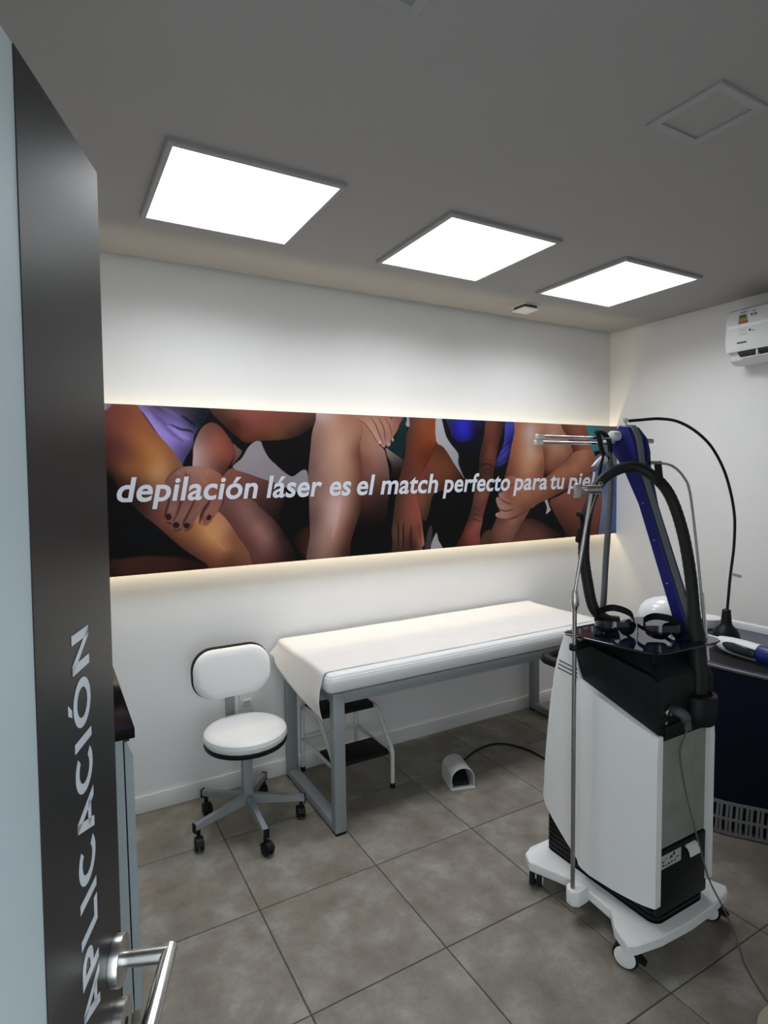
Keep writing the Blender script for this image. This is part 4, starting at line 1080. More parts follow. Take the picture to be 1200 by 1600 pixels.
PRINT = [
('p',[(0.222,1.243),(0.283,1.256),(0.393,1.261),(0.539,1.241),(0.62,1.212),(0.68,1.175),(0.43,1.131),(0.219,1.153)],[(0.282,1.211,62,34,26),(0.485,1.215,58,30,24),(0.619,1.192,35,20,16),(0.232,1.194,40,24,20)],0.008),
('l',[(0.336,1.347),(0.397,1.359),(0.439,1.384)],0.0337,(10,22,30),0.5),
('p',[(0.358,1.967),(0.418,1.967),(0.489,1.968),(0.562,1.966),(0.671,1.966),(0.703,1.954),(0.657,1.874),(0.623,1.828),(0.615,1.778),(0.581,1.722),(0.553,1.678),(0.523,1.733),(0.473,1.803),(0.43,1.872),(0.396,1.924)],[(0.387,1.95,128,108,160),(0.421,1.909,150,128,196),(0.474,1.825,145,128,200),(0.514,1.776,128,112,180),(0.555,1.733,82,72,120),(0.458,1.943,78,66,100),(0.508,1.907,104,88,142),(0.52,1.94,82,72,104),(0.572,1.931,62,56,78),(0.615,1.944,44,42,58),(0.624,1.889,30,30,44),(0.548,1.843,142,126,198),(0.589,1.805,120,106,166),(0.604,1.772,66,60,92),(0.659,1.935,26,26,36),(0.551,1.788,110,92,150)],0.003),
('l',[(0.427,1.941),(0.456,1.91),(0.486,1.879),(0.526,1.831),(0.568,1.797)],0.0191,(92,76,128),0.75),
('l',[(0.499,1.866),(0.532,1.848),(0.568,1.821),(0.6,1.808)],0.0124,(152,136,206),0.6),
('l',[(0.512,1.877),(0.559,1.855),(0.601,1.849),(0.62,1.838)],0.0073,(16,14,30),0.9),
('l',[(0.569,1.917),(0.598,1.897),(0.629,1.873)],0.009,(14,12,26),0.85),
('l',[(0.473,1.954),(0.509,1.939),(0.555,1.909)],0.0124,(120,106,158),0.5),
('p',[(0.072,1.83),(0.184,1.91),(0.227,1.927),(0.246,1.951),(0.275,1.963),(0.363,1.965),(0.382,1.939),(0.406,1.903),(0.439,1.851),(0.484,1.798),(0.524,1.749),(0.554,1.7),(0.584,1.65),(0.62,1.588),(0.657,1.537),(0.689,1.49),(0.723,1.471),(0.773,1.407),(0.823,1.326),(0.874,1.248),(0.915,1.148),(0.7,1.104),(0.669,1.188),(0.62,1.228),(0.567,1.27),(0.515,1.319),(0.469,1.366),(0.424,1.412),(0.375,1.453),(0.336,1.5),(0.308,1.53),(0.276,1.584),(0.249,1.632),(0.216,1.658),(0.111,1.669)],[(0.308,1.936,122,66,52),(0.24,1.907,108,62,56),(0.266,1.835,110,58,48),(0.235,1.772,78,40,36),(0.368,1.822,152,92,56),(0.345,1.89,132,74,54),(0.426,1.77,168,108,64),(0.35,1.732,126,74,44),(0.292,1.768,96,50,48),(0.48,1.7,172,116,76),(0.448,1.651,186,132,92),(0.419,1.7,160,104,60),(0.526,1.667,128,84,58),(0.503,1.749,140,88,54),(0.438,1.829,138,84,54),(0.251,1.679,76,42,34),(0.23,1.648,34,20,18),(0.313,1.657,124,76,46),(0.36,1.614,104,66,44),(0.277,1.616,52,30,24),(0.392,1.517,66,42,38),(0.342,1.529,48,30,26),(0.431,1.472,98,58,54),(0.4,1.452,74,44,42),(0.47,1.404,112,66,54),(0.49,1.359,88,52,42),(0.532,1.357,122,74,54),(0.597,1.358,150,96,60),(0.679,1.342,194,136,92),(0.707,1.312,188,130,86),(0.705,1.266,158,100,66),(0.763,1.273,178,118,80),(0.732,1.206,116,70,48),(0.573,1.287,92,56,40),(0.648,1.236,100,60,44),(0.77,1.292,148,94,66),(0.735,1.347,186,130,92),(0.797,1.327,130,82,60),(0.847,1.218,118,74,54),(0.768,1.225,104,62,46),(0.159,1.73,60,34,30)],0.0025),
('l',[(0.24,1.658),(0.254,1.637),(0.272,1.605)],0.0112,(30,16,14),0.6),
('l',[(0.652,1.378),(0.696,1.33),(0.751,1.262)],0.0146,(206,150,106),0.35),
('p',[(0.223,1.96),(0.268,1.961),(0.258,1.949),(0.241,1.933),(0.222,1.924)],[(0.232,1.948,150,148,160),(0.256,1.956,120,108,116)],0.005),
('p',[(0.742,1.599),(0.759,1.635),(0.796,1.668),(0.858,1.65),(0.949,1.616),(1.026,1.588),(1.071,1.556),(1.069,1.491),(1.045,1.437),(1.054,1.328),(1.021,1.368),(0.945,1.463),(0.892,1.512),(0.802,1.51),(0.745,1.496)],[(0.79,1.64,120,74,64),(0.842,1.634,112,70,62),(0.911,1.596,96,60,56),(0.992,1.574,78,48,46),(0.882,1.544,92,56,52),(0.963,1.505,64,38,36),(1.023,1.465,44,26,26),(1.038,1.399,18,12,12),(1.048,1.546,48,28,26),(0.776,1.526,110,66,58)],0.003),
('p',[(0.723,1.461),(0.734,1.486),(0.76,1.503),(0.802,1.512),(0.892,1.513),(0.945,1.463),(0.999,1.412),(1.043,1.361),(1.093,1.282),(1.118,1.23),(1.118,1.13),(0.915,1.148),(0.874,1.248),(0.823,1.326),(0.773,1.407)],[(0.775,1.48,104,68,62),(0.827,1.483,122,82,76),(0.879,1.428,130,92,86),(0.932,1.362,142,102,92),(0.974,1.306,134,94,86),(0.851,1.377,108,68,62),(0.891,1.284,98,60,54),(0.957,1.264,120,80,74),(1.012,1.238,84,54,50),(0.928,1.212,94,58,54),(1.063,1.245,48,32,32),(0.987,1.38,92,60,58),(1.042,1.323,50,34,34),(1.097,1.204,28,20,22),(0.934,1.442,96,64,60),(0.784,1.432,96,60,54)],0.003),
('p',[(1.111,1.302),(1.158,1.338),(1.206,1.347),(1.208,1.178),(1.179,1.192),(1.133,1.251)],[(1.169,1.293,46,26,18),(1.191,1.208,52,30,22),(1.122,1.296,20,12,12)],0.01),
('p',[(0.708,1.974),(0.894,1.983),(1.058,1.981),(1.292,1.98),(1.266,1.93),(1.239,1.893),(1.205,1.862),(1.123,1.824),(1.032,1.811),(0.943,1.806),(0.873,1.795),(0.837,1.82),(0.801,1.848),(0.766,1.878),(0.736,1.908),(0.707,1.939)],[(0.757,1.931,66,42,36),(0.798,1.912,80,48,38),(0.84,1.934,112,62,52),(0.892,1.921,122,66,58),(1.001,1.93,116,62,56),(1.086,1.944,112,62,56),(0.945,1.865,106,58,42),(1.033,1.878,108,60,44),(0.891,1.853,92,48,38),(1.055,1.836,92,56,36),(0.971,1.826,84,48,32),(0.868,1.816,92,46,34),(0.863,1.798,52,26,20),(1.172,1.926,92,54,46),(1.23,1.912,62,40,34),(1.147,1.871,72,44,34),(1.206,1.873,36,24,20),(1.111,1.824,44,30,22),(0.823,1.893,70,36,26)],0.0025),
('l',[(0.819,1.913),(0.831,1.888),(0.848,1.863)],0.0121,(66,32,24),0.5),
('p',[(0.803,1.671),(0.85,1.717),(0.883,1.77),(0.916,1.8),(0.95,1.804),(0.964,1.771),(0.99,1.723),(1.029,1.685),(1.073,1.647),(1.107,1.626),(1.13,1.628),(1.177,1.658),(1.204,1.64),(1.202,1.53),(1.139,1.543),(1.071,1.569),(1.015,1.592),(0.938,1.619),(0.885,1.639)],[(0.887,1.733,136,129,134),(1.049,1.6,128,120,124),(1.177,1.625,130,124,128)],0.0015),
('p',[(0.81,1.789),(0.828,1.774),(0.853,1.749),(0.818,1.702),(0.796,1.681),(0.816,1.733)],[(0.835,1.754,104,78,64),(0.813,1.702,86,58,48)],0.003),
('p',[(0.618,1.655),(0.614,1.733),(0.618,1.778),(0.639,1.834),(0.668,1.874),(0.702,1.891),(0.729,1.887),(0.757,1.865),(0.79,1.821),(0.795,1.815),(0.814,1.774),(0.818,1.738),(0.791,1.689),(0.759,1.635),(0.737,1.599),(0.751,1.551),(0.716,1.621)],[(0.63,1.722,170,142,140),(0.637,1.767,160,128,124),(0.657,1.689,150,118,114),(0.649,1.801,132,96,88),(0.678,1.846,112,74,64),(0.712,1.875,98,60,52),(0.733,1.831,128,72,60),(0.709,1.774,142,86,74),(0.766,1.774,134,70,56),(0.718,1.7,122,76,62),(0.695,1.677,132,90,80),(0.775,1.7,104,56,44),(0.805,1.746,112,58,48),(0.75,1.632,86,48,38),(0.786,1.666,72,40,34),(0.8,1.794,104,54,42),(0.76,1.661,70,40,34)],0.0025),
('p',[(0.483,1.602),(0.499,1.629),(0.526,1.653),(0.564,1.675),(0.618,1.679),(0.662,1.675),(0.717,1.655),(0.751,1.626),(0.753,1.563),(0.749,1.505),(0.716,1.446),(0.687,1.422),(0.667,1.404),(0.653,1.403),(0.646,1.421),(0.646,1.446),(0.655,1.472),(0.632,1.447),(0.606,1.406),(0.584,1.377),(0.566,1.376),(0.556,1.39),(0.547,1.394),(0.538,1.381),(0.522,1.376),(0.51,1.389),(0.512,1.407),(0.498,1.416),(0.482,1.423),(0.476,1.437),(0.485,1.47),(0.496,1.513),(0.494,1.558)],[(0.52,1.629,122,84,76),(0.568,1.65,138,98,88),(0.633,1.655,152,108,94),(0.66,1.627,150,100,84),(0.704,1.609,140,90,74),(0.731,1.563,120,74,60),(0.604,1.588,136,90,76),(0.54,1.59,116,76,66),(0.507,1.568,108,72,64),(0.657,1.537,134,86,74),(0.712,1.506,134,88,76),(0.683,1.451,136,92,80),(0.665,1.417,124,80,70),(0.51,1.48,126,88,80),(0.492,1.442,116,80,74),(0.567,1.455,132,90,80),(0.534,1.412,126,88,80),(0.628,1.475,128,84,74),(0.588,1.41,122,82,74),(0.57,1.533,114,72,62),(0.527,1.524,112,74,66)],0.002),
('l',[(0.579,1.65),(0.575,1.611),(0.566,1.567),(0.547,1.501),(0.533,1.457),(0.513,1.419)],0.0084,(58,34,30),0.8),
('l',[(0.618,1.521),(0.595,1.477),(0.569,1.427),(0.553,1.395)],0.0084,(52,28,24),0.85),
('l',[(0.69,1.513),(0.667,1.48),(0.646,1.446),(0.635,1.402)],0.0112,(46,24,20),0.9),
('l',[(0.595,1.644),(0.589,1.611),(0.56,1.55)],0.0112,(100,62,54),0.5),
('l',[(0.639,1.655),(0.66,1.61),(0.676,1.587)],0.0124,(164,116,98),0.4),
('l',[(0.531,1.51),(0.509,1.458)],0.009,(148,108,98),0.45),
('l',[(0.601,1.504),(0.561,1.433)],0.0101,(150,106,94),0.4),
('l',[(0.659,1.514),(0.616,1.442)],0.0101,(146,100,88),0.4),
('l',[(0.48,1.602),(0.497,1.629),(0.525,1.655),(0.561,1.677)],0.0051,(70,42,32),0.6),
('l',[(0.492,1.552),(0.494,1.514),(0.482,1.47),(0.472,1.435)],0.0073,(44,24,20),0.75),
('l',[(0.477,1.414),(0.496,1.409),(0.508,1.402)],0.0056,(46,26,22),0.7),
('l',[(0.511,1.375),(0.533,1.372),(0.55,1.384)],0.0056,(50,30,24),0.7),
('l',[(0.558,1.372),(0.581,1.372),(0.609,1.4)],0.0056,(60,36,26),0.7),
('l',[(0.756,1.609),(0.757,1.551),(0.751,1.5),(0.719,1.443)],0.0051,(62,36,30),0.6),
('l',[(0.516,1.513),(0.495,1.458)],0.0079,(156,114,104),0.5),
('l',[(0.678,1.473),(0.657,1.423)],0.0079,(150,106,96),0.45),
('d',(0.547,1.645),0.0146,0.0112,(158,116,102),0.35,0),
('d',(0.59,1.656),0.0146,0.0112,(158,116,102),0.35,0),
('d',(0.633,1.655),0.0146,0.0112,(158,116,102),0.35,0),
('d',(0.677,1.644),0.0146,0.0112,(158,116,102),0.35,0),
('d',(0.491,1.439),0.0135,0.0157,(44,18,20),0.95,0.3),
('d',(0.525,1.398),0.0152,0.0152,(44,18,20),0.95,0.3),
('d',(0.573,1.393),0.0152,0.0135,(44,18,20),0.95,0.2),
('d',(0.68,1.427),0.0112,0.0146,(44,18,20),0.95,-0.5),
('l',[(0.642,1.398),(0.67,1.397),(0.71,1.438)],0.0079,(60,34,24),0.5),
('p',[(1.491,1.962),(1.54,1.925),(1.59,1.877),(1.615,1.832),(1.647,1.794),(1.676,1.768),(1.693,1.709),(1.705,1.646),(1.708,1.56),(1.696,1.474),(1.68,1.388),(1.633,1.287),(1.479,1.296),(1.519,1.44),(1.53,1.507),(1.523,1.675),(1.512,1.775),(1.502,1.896)],[(1.539,1.87,140,98,80),(1.557,1.809,142,102,86),(1.601,1.759,146,104,90),(1.652,1.709,128,92,82),(1.678,1.652,104,76,68),(1.6,1.663,122,82,70),(1.555,1.697,116,74,60),(1.585,1.585,96,60,54),(1.65,1.584,86,56,50),(1.552,1.518,74,44,40),(1.583,1.449,54,30,28),(1.544,1.394,30,18,18),(1.649,1.475,46,28,26),(1.614,1.345,18,10,11),(1.53,1.321,12,8,9)],0.002),
('p',[(1.281,1.975),(1.257,1.921),(1.234,1.856),(1.223,1.771),(1.212,1.686),(1.207,1.612),(1.209,1.516),(1.209,1.409),(1.209,1.301),(1.198,1.14),(1.423,1.12),(1.453,1.253),(1.493,1.362),(1.519,1.44),(1.531,1.507),(1.531,1.585),(1.526,1.675),(1.517,1.758),(1.526,1.825),(1.54,1.897),(1.509,1.941),(1.491,1.984)],[(1.292,1.938,176,148,148),(1.274,1.905,150,116,110),(1.303,1.917,166,132,122),(1.374,1.892,168,128,108),(1.435,1.938,152,106,86),(1.49,1.923,146,104,84),(1.243,1.809,122,92,82),(1.342,1.784,168,128,112),(1.414,1.774,172,132,114),(1.488,1.824,146,100,80),(1.512,1.753,96,58,44),(1.229,1.676,108,80,72),(1.281,1.676,142,106,96),(1.388,1.675,168,128,110),(1.461,1.675,148,104,84),(1.507,1.664,108,68,54),(1.521,1.535,74,46,38),(1.249,1.542,126,94,86),(1.314,1.567,146,108,98),(1.379,1.539,168,132,122),(1.446,1.537,150,108,92),(1.365,1.457,190,156,148),(1.352,1.375,184,146,138),(1.276,1.433,132,100,92),(1.222,1.381,92,68,64),(1.457,1.437,124,84,70),(1.494,1.441,84,54,44),(1.424,1.344,118,74,62),(1.467,1.341,72,46,40),(1.35,1.282,156,116,106),(1.273,1.281,142,110,102),(1.404,1.234,84,54,46),(1.224,1.219,108,80,74),(1.271,1.199,134,102,94),(1.348,1.193,116,82,74),(1.415,1.188,56,36,32),(1.52,1.864,140,98,80)],0.0015),
('l',[(1.516,1.792),(1.524,1.731),(1.529,1.653),(1.531,1.585)],0.0077,(88,52,42),0.6),
('l',[(1.394,1.511),(1.377,1.434),(1.36,1.358),(1.344,1.293)],0.0223,(200,170,162),0.35),
('d',(1.524,1.835),0.0034,0.0034,(70,36,30),0.9,0),
('p',[(1.779,1.985),(1.837,1.982),(1.83,1.906),(1.821,1.831),(1.806,1.75),(1.799,1.706),(1.686,1.783),(1.72,1.817),(1.74,1.821),(1.761,1.876)],[(1.78,1.847,12,34,36),(1.786,1.761,16,34,38),(1.802,1.946,20,40,44)],0.002),
('p',[(1.828,1.987),(1.866,1.989),(1.857,1.925),(1.841,1.903),(1.821,1.916),(1.829,1.941)],[(1.843,1.936,140,140,144)],0.0015),
('p',[(1.683,1.779),(1.739,1.746),(1.799,1.706),(1.793,1.663),(1.777,1.605),(1.737,1.605),(1.718,1.674)],[(1.705,1.754,118,102,94),(1.752,1.72,84,70,66),(1.785,1.686,50,38,36),(1.744,1.645,26,18,18),(1.771,1.616,16,12,12)],0.002),
('l',[(1.686,1.777),(1.739,1.747),(1.8,1.707)],0.0029,(126,114,108),0.7),
('l',[(1.698,1.72),(1.718,1.674),(1.724,1.617)],0.0126,(10,8,9),0.85),
('p',[(1.479,1.972),(1.789,1.98),(1.778,1.916),(1.761,1.876),(1.737,1.843),(1.741,1.821),(1.729,1.816),(1.72,1.829),(1.717,1.796),(1.699,1.787),(1.686,1.8),(1.681,1.783),(1.663,1.786),(1.653,1.799),(1.634,1.805),(1.609,1.844),(1.577,1.886),(1.54,1.925),(1.503,1.946)],[(1.522,1.946,150,106,88),(1.591,1.91,164,122,104),(1.616,1.866,166,124,108),(1.644,1.822,172,128,116),(1.655,1.901,158,114,96),(1.667,1.845,148,104,92),(1.707,1.891,154,112,96),(1.7,1.834,146,104,92),(1.748,1.932,136,90,76),(1.741,1.881,134,92,80),(1.695,1.942,150,106,90)],0.0015),
('l',[(1.591,1.948),(1.62,1.911),(1.638,1.872),(1.654,1.839),(1.678,1.786)],0.0048,(72,42,36),0.85),
('l',[(1.639,1.95),(1.668,1.907),(1.679,1.868),(1.685,1.803)],0.0048,(72,42,36),0.85),
('l',[(1.682,1.952),(1.708,1.914),(1.724,1.875),(1.729,1.835)],0.0044,(86,52,44),0.8),
('l',[(1.503,1.94),(1.553,1.912),(1.59,1.871),(1.628,1.816),(1.653,1.796)],0.0039,(60,34,30),0.7),
('d',(1.648,1.811),0.0058,0.0082,(206,176,168),0.9,-0.4),
('d',(1.706,1.802),0.0077,0.0107,(150,140,150),0.8,0.2),
('d',(1.734,1.829),0.0044,0.0077,(190,180,180),0.8,0.1),
('d',(1.672,1.793),0.0048,0.0077,(150,120,120),0.7,-0.2),
('d',(1.725,1.95),0.0039,0.0068,(40,26,24),0.8,0),
('p',[(2.028,1.825),(2.083,1.79),(2.131,1.738),(2.18,1.681),(2.223,1.623),(2.252,1.582),(2.151,1.538),(2.039,1.517),(2.004,1.49),(1.983,1.406),(1.952,1.345),(1.916,1.392),(1.896,1.465),(1.884,1.51),(1.918,1.621),(1.972,1.698)],[(2.041,1.777,80,40,26),(2.034,1.721,98,50,34),(2.082,1.676,98,56,36),(2.144,1.63,88,50,30),(1.999,1.653,104,54,40),(1.958,1.598,92,48,38),(1.971,1.508,94,58,42),(1.943,1.452,100,60,44),(1.952,1.385,64,44,38),(2.209,1.612,54,30,18),(2.053,1.574,88,50,34),(1.997,1.462,60,38,28),(2.144,1.561,60,34,22)],0.002),
('p',[(1.86,1.977),(2.036,1.979),(2.039,1.873),(2.035,1.817),(2.0,1.749),(1.966,1.693),(1.925,1.632),(1.904,1.587),(1.89,1.51),(1.903,1.454),(1.929,1.352),(1.936,1.284),(1.945,1.204),(1.93,1.193),(1.906,1.117),(1.73,1.131),(1.723,1.242),(1.718,1.297),(1.734,1.405),(1.748,1.503),(1.768,1.589),(1.795,1.666),(1.816,1.758),(1.825,1.862),(1.849,1.912)],[(1.888,1.924,92,56,44),(1.941,1.926,124,64,36),(1.988,1.91,118,58,36),(2.008,1.866,130,64,38),(1.861,1.852,84,46,34),(1.921,1.853,112,54,32),(1.947,1.809,114,52,28),(1.994,1.788,94,42,24),(1.841,1.769,78,42,32),(1.887,1.759,98,48,30),(1.834,1.698,80,42,34),(1.906,1.698,100,48,30),(1.946,1.721,86,38,22),(1.8,1.622,70,40,34),(1.865,1.621,88,46,34),(1.799,1.534,82,48,38),(1.857,1.494,118,66,56),(1.883,1.432,132,64,58),(1.773,1.458,78,46,36),(1.824,1.412,108,64,50),(1.869,1.355,124,68,56),(1.753,1.377,72,44,34),(1.797,1.364,92,56,42),(1.739,1.295,80,54,42),(1.777,1.277,88,60,46),(1.828,1.268,84,50,38),(1.881,1.27,104,56,46),(1.927,1.228,146,98,82),(1.915,1.313,112,62,52),(1.731,1.23,60,42,34),(1.783,1.221,72,50,40),(1.821,1.218,62,38,30),(1.88,1.209,64,36,30)],0.0018),
('l',[(1.76,1.355),(1.764,1.294),(1.763,1.195)],0.0077,(20,12,10),0.85),
('l',[(1.8,1.342),(1.796,1.275),(1.798,1.187)],0.0077,(22,13,11),0.85),
('l',[(1.852,1.322),(1.848,1.261),(1.85,1.188)],0.0091,(26,15,12),0.85),
('l',[(1.905,1.325),(1.914,1.268),(1.92,1.217)],0.0046,(52,26,22),0.8),
('l',[(2.035,1.822),(2.0,1.749),(1.966,1.693),(1.925,1.626)],0.0041,(44,20,14),0.7),
('d',(1.783,1.26),0.0036,0.0055,(130,98,84),0.5,0),
('p',[(1.968,1.282),(1.996,1.32),(2.002,1.263),(1.981,1.168),(1.947,1.17)],[(1.982,1.253,58,50,52)],0.004),
('p',[(2.03,1.272),(2.047,1.226),(2.075,1.172),(1.988,1.173)],[(2.029,1.221,146,144,150)],0.0012),
('p',[(2.07,1.98),(2.402,1.988),(2.401,1.746),(2.202,1.745),(2.146,1.807),(2.111,1.852),(2.089,1.908)],[(2.084,1.947,14,14,22),(2.153,1.847,10,10,16),(2.253,1.78,10,10,18)],0.002),
('p',[(2.118,1.971),(2.315,1.973),(2.334,1.899),(2.346,1.843),(2.287,1.829),(2.208,1.82),(2.165,1.848),(2.14,1.904)],[(2.221,1.917,38,38,170),(2.274,1.866,30,30,140),(2.195,1.854,24,24,110),(2.156,1.931,26,26,100),(2.315,1.909,20,20,90),(2.301,1.84,12,12,50),(2.137,1.951,40,40,80)],0.005),
('p',[(2.308,1.973),(2.431,1.972),(2.396,1.869),(2.355,1.83),(2.34,1.899)],[(2.355,1.937,24,24,60),(2.383,1.901,12,12,26)],0.006),
('l',[(2.112,1.95),(2.143,1.894),(2.156,1.847)],0.0067,(60,60,120),0.5),
('l',[(2.204,1.738),(2.21,1.675),(2.24,1.632)],0.01,(30,34,90),0.5),
('p',[(2.036,1.979),(2.069,1.98),(2.091,1.908),(2.111,1.852),(2.146,1.807),(2.199,1.75),(2.198,1.698),(2.216,1.652),(2.246,1.597),(2.209,1.641),(2.166,1.692),(2.124,1.749),(2.083,1.794),(2.035,1.827)],[(2.056,1.901,158,156,160),(2.145,1.761,146,144,148),(2.202,1.675,140,138,146)],0.0012),
('p',[(2.584,1.983),(2.674,1.987),(2.661,1.908),(2.635,1.835),(2.608,1.752),(2.585,1.69),(2.537,1.663),(2.494,1.657),(2.503,1.707),(2.53,1.756),(2.566,1.834)],[(2.624,1.918,52,52,140),(2.602,1.835,34,34,100),(2.58,1.779,54,54,140),(2.537,1.707,44,44,110),(2.515,1.674,24,24,50),(2.595,1.718,30,30,76)],0.003),
('l',[(2.639,1.852),(2.58,1.807),(2.537,1.773)],0.0058,(14,14,40),0.8),
('l',[(2.617,1.807),(2.566,1.762),(2.523,1.718)],0.005,(18,18,60),0.7),
('l',[(2.609,1.785),(2.559,1.74),(2.515,1.701)],0.005,(84,84,176),0.5),
('l',[(2.588,1.707),(2.544,1.69),(2.508,1.679)],0.005,(80,80,160),0.5),
('p',[(2.429,1.983),(2.57,1.983),(2.559,1.905),(2.53,1.833),(2.51,1.756),(2.488,1.663),(2.468,1.586),(2.451,1.521),(2.423,1.439),(2.396,1.369),(2.386,1.315),(2.368,1.25),(2.358,1.141),(2.177,1.154),(2.231,1.258),(2.258,1.31),(2.278,1.358),(2.306,1.427),(2.32,1.502),(2.347,1.588),(2.361,1.685),(2.375,1.782),(2.403,1.874)],[(2.459,1.93,98,56,46),(2.523,1.926,76,42,34),(2.551,1.905,44,26,22),(2.438,1.87,88,46,38),(2.494,1.849,84,44,36),(2.396,1.804,58,34,26),(2.466,1.783,106,58,46),(2.501,1.784,60,34,28),(2.403,1.739,74,42,30),(2.452,1.718,100,54,42),(2.382,1.674,48,30,24),(2.424,1.641,84,46,42),(2.466,1.641,62,36,32),(2.396,1.587,70,40,34),(2.437,1.565,84,46,38),(2.34,1.534,72,42,34),(2.402,1.489,122,72,58),(2.354,1.474,106,62,48),(2.416,1.456,88,50,42),(2.333,1.41,84,52,42),(2.381,1.402,98,58,48),(2.285,1.347,62,36,30),(2.34,1.361,92,54,44),(2.339,1.306,136,74,64),(2.298,1.254,130,66,56),(2.353,1.262,112,58,50),(2.244,1.236,86,42,32),(2.217,1.194,60,30,24),(2.318,1.198,112,58,48)],0.002),
('l',[(2.379,1.68),(2.424,1.689),(2.459,1.678),(2.487,1.652)],0.0075,(26,14,14),0.75),
('l',[(2.42,1.716),(2.452,1.709),(2.466,1.703)],0.0037,(44,16,14),0.8),
('l',[(2.467,1.638),(2.445,1.632)],0.0042,(36,20,20),0.6),
('l',[(2.464,1.627),(2.44,1.629)],0.0042,(36,20,20),0.6),
('l',[(2.454,1.618),(2.433,1.628)],0.0042,(36,20,20),0.6),
('l',[(2.44,1.613),(2.426,1.629)],0.0042,(36,20,20),0.6),
('l',[(2.424,1.613),(2.421,1.631)],0.0042,(36,20,20),0.6),
('l',[(2.41,1.618),(2.417,1.636)],0.0042,(36,20,20),0.6),
('l',[(2.401,1.628),(2.417,1.64)],0.0042,(36,20,20),0.6),
('l',[(2.397,1.639),(2.419,1.645)],0.0042,(36,20,20),0.6),
('l',[(2.401,1.65),(2.424,1.648)],0.0042,(36,20,20),0.6),
('l',[(2.41,1.659),(2.431,1.649)],0.0042,(36,20,20),0.6),
('l',[(2.424,1.664),(2.438,1.649)],0.0042,(36,20,20),0.6),
('l',[(2.44,1.664),(2.443,1.646)],0.0042,(36,20,20),0.6),
('l',[(2.454,1.659),(2.447,1.642)],0.0042,(36,20,20),0.6),
('l',[(2.464,1.65),(2.447,1.637)],0.0042,(36,20,20),0.6),
('l',[(2.375,1.636),(2.396,1.598),(2.459,1.603)],0.0058,(34,20,20),0.5),
('l',[(2.386,1.739),(2.417,1.772),(2.424,1.783)],0.005,(40,24,20),0.5),
('l',[(2.315,1.367),(2.308,1.362)],0.0029,(46,26,24),0.75),
('l',[(2.339,1.381),(2.345,1.381)],0.0029,(46,26,24),0.75),
('l',[(2.322,1.407),(2.311,1.404)],0.0029,(46,26,24),0.75),
('l',[(2.335,1.408),(2.344,1.411)],0.0029,(46,26,24),0.75),
('l',[(2.332,1.4),(2.335,1.399)],0.0029,(46,26,24),0.75),
('l',[(2.349,1.401),(2.343,1.405)],0.0029,(46,26,24),0.75),
('l',[(2.325,1.41),(2.316,1.404)],0.0029,(46,26,24),0.75),
('l',[(2.381,1.405),(2.369,1.409)],0.0029,(46,26,24),0.75),
('l',[(2.358,1.37),(2.346,1.37)],0.0029,(46,26,24),0.75),
('l',[(2.296,1.389),(2.299,1.382)],0.0029,(46,26,24),0.75),
('l',[(2.318,1.371),(2.327,1.365)],0.0029,(46,26,24),0.75),
('l',[(2.296,1.391),(2.307,1.392)],0.0029,(46,26,24),0.75),
('l',[(2.368,1.384),(2.375,1.384)],0.0029,(46,26,24),0.75),
('l',[(2.298,1.414),(2.289,1.418)],0.0029,(46,26,24),0.75),
('l',[(2.381,1.378),(2.389,1.377)],0.0029,(46,26,24),0.75),
('l',[(2.352,1.369),(2.362,1.363)],0.0029,(46,26,24),0.75),
('l',[(2.369,1.411),(2.365,1.417)],0.0029,(46,26,24),0.75),
('l',[(2.344,1.37),(2.333,1.374)],0.0029,(46,26,24),0.75),
('l',[(2.328,1.403),(2.335,1.405)],0.0029,(46,26,24),0.75),
('l',[(2.352,1.388),(2.354,1.382)],0.0029,(46,26,24),0.75),
('l',[(2.38,1.409),(2.388,1.411)],0.0029,(46,26,24),0.75),
('l',[(2.304,1.396),(2.305,1.39)],0.0029,(46,26,24),0.75),
('l',[(2.328,1.417),(2.337,1.422)],0.0029,(46,26,24),0.75),
('l',[(2.338,1.367),(2.338,1.368)],0.0029,(46,26,24),0.75),
('l',[(2.367,1.415),(2.369,1.416)],0.0029,(46,26,24),0.75),
('l',[(2.383,1.368),(2.372,1.372)],0.0029,(46,26,24),0.75),
('l',[(2.335,1.376),(2.331,1.378)],0.0029,(46,26,24),0.75),
('l',[(2.377,1.359),(2.375,1.354)],0.0029,(46,26,24),0.75),
('l',[(2.325,1.413),(2.325,1.411)],0.0029,(46,26,24),0.75),
('l',[(2.375,1.358),(2.382,1.355)],0.0029,(46,26,24),0.75),
('l',[(2.358,1.375),(2.365,1.368)],0.0029,(46,26,24),0.75),
('l',[(2.329,1.413),(2.322,1.417)],0.0029,(46,26,24),0.75),
('l',[(2.328,1.37),(2.317,1.371)],0.0029,(46,26,24),0.75),
('l',[(2.368,1.401),(2.357,1.405)],0.0029,(46,26,24),0.75),
('l',[(2.282,1.355),(2.326,1.344),(2.374,1.325)],0.005,(34,18,16),0.85),
('l',[(2.292,1.358),(2.333,1.349),(2.377,1.333)],0.0029,(150,100,84),0.6),
('p',[(3.04,1.989),(3.338,1.987),(3.353,1.866),(3.405,1.77),(3.406,1.725),(3.218,1.75),(3.177,1.771),(3.163,1.831),(3.119,1.899)],[(3.163,1.931,120,68,52),(3.261,1.928,140,84,64),(3.307,1.897,128,74,56),(3.137,1.88,84,44,36),(3.217,1.857,116,64,50),(3.208,1.8,88,46,44),(3.289,1.814,142,86,64),(3.354,1.796,146,92,68),(3.362,1.866,120,70,52)],0.002),
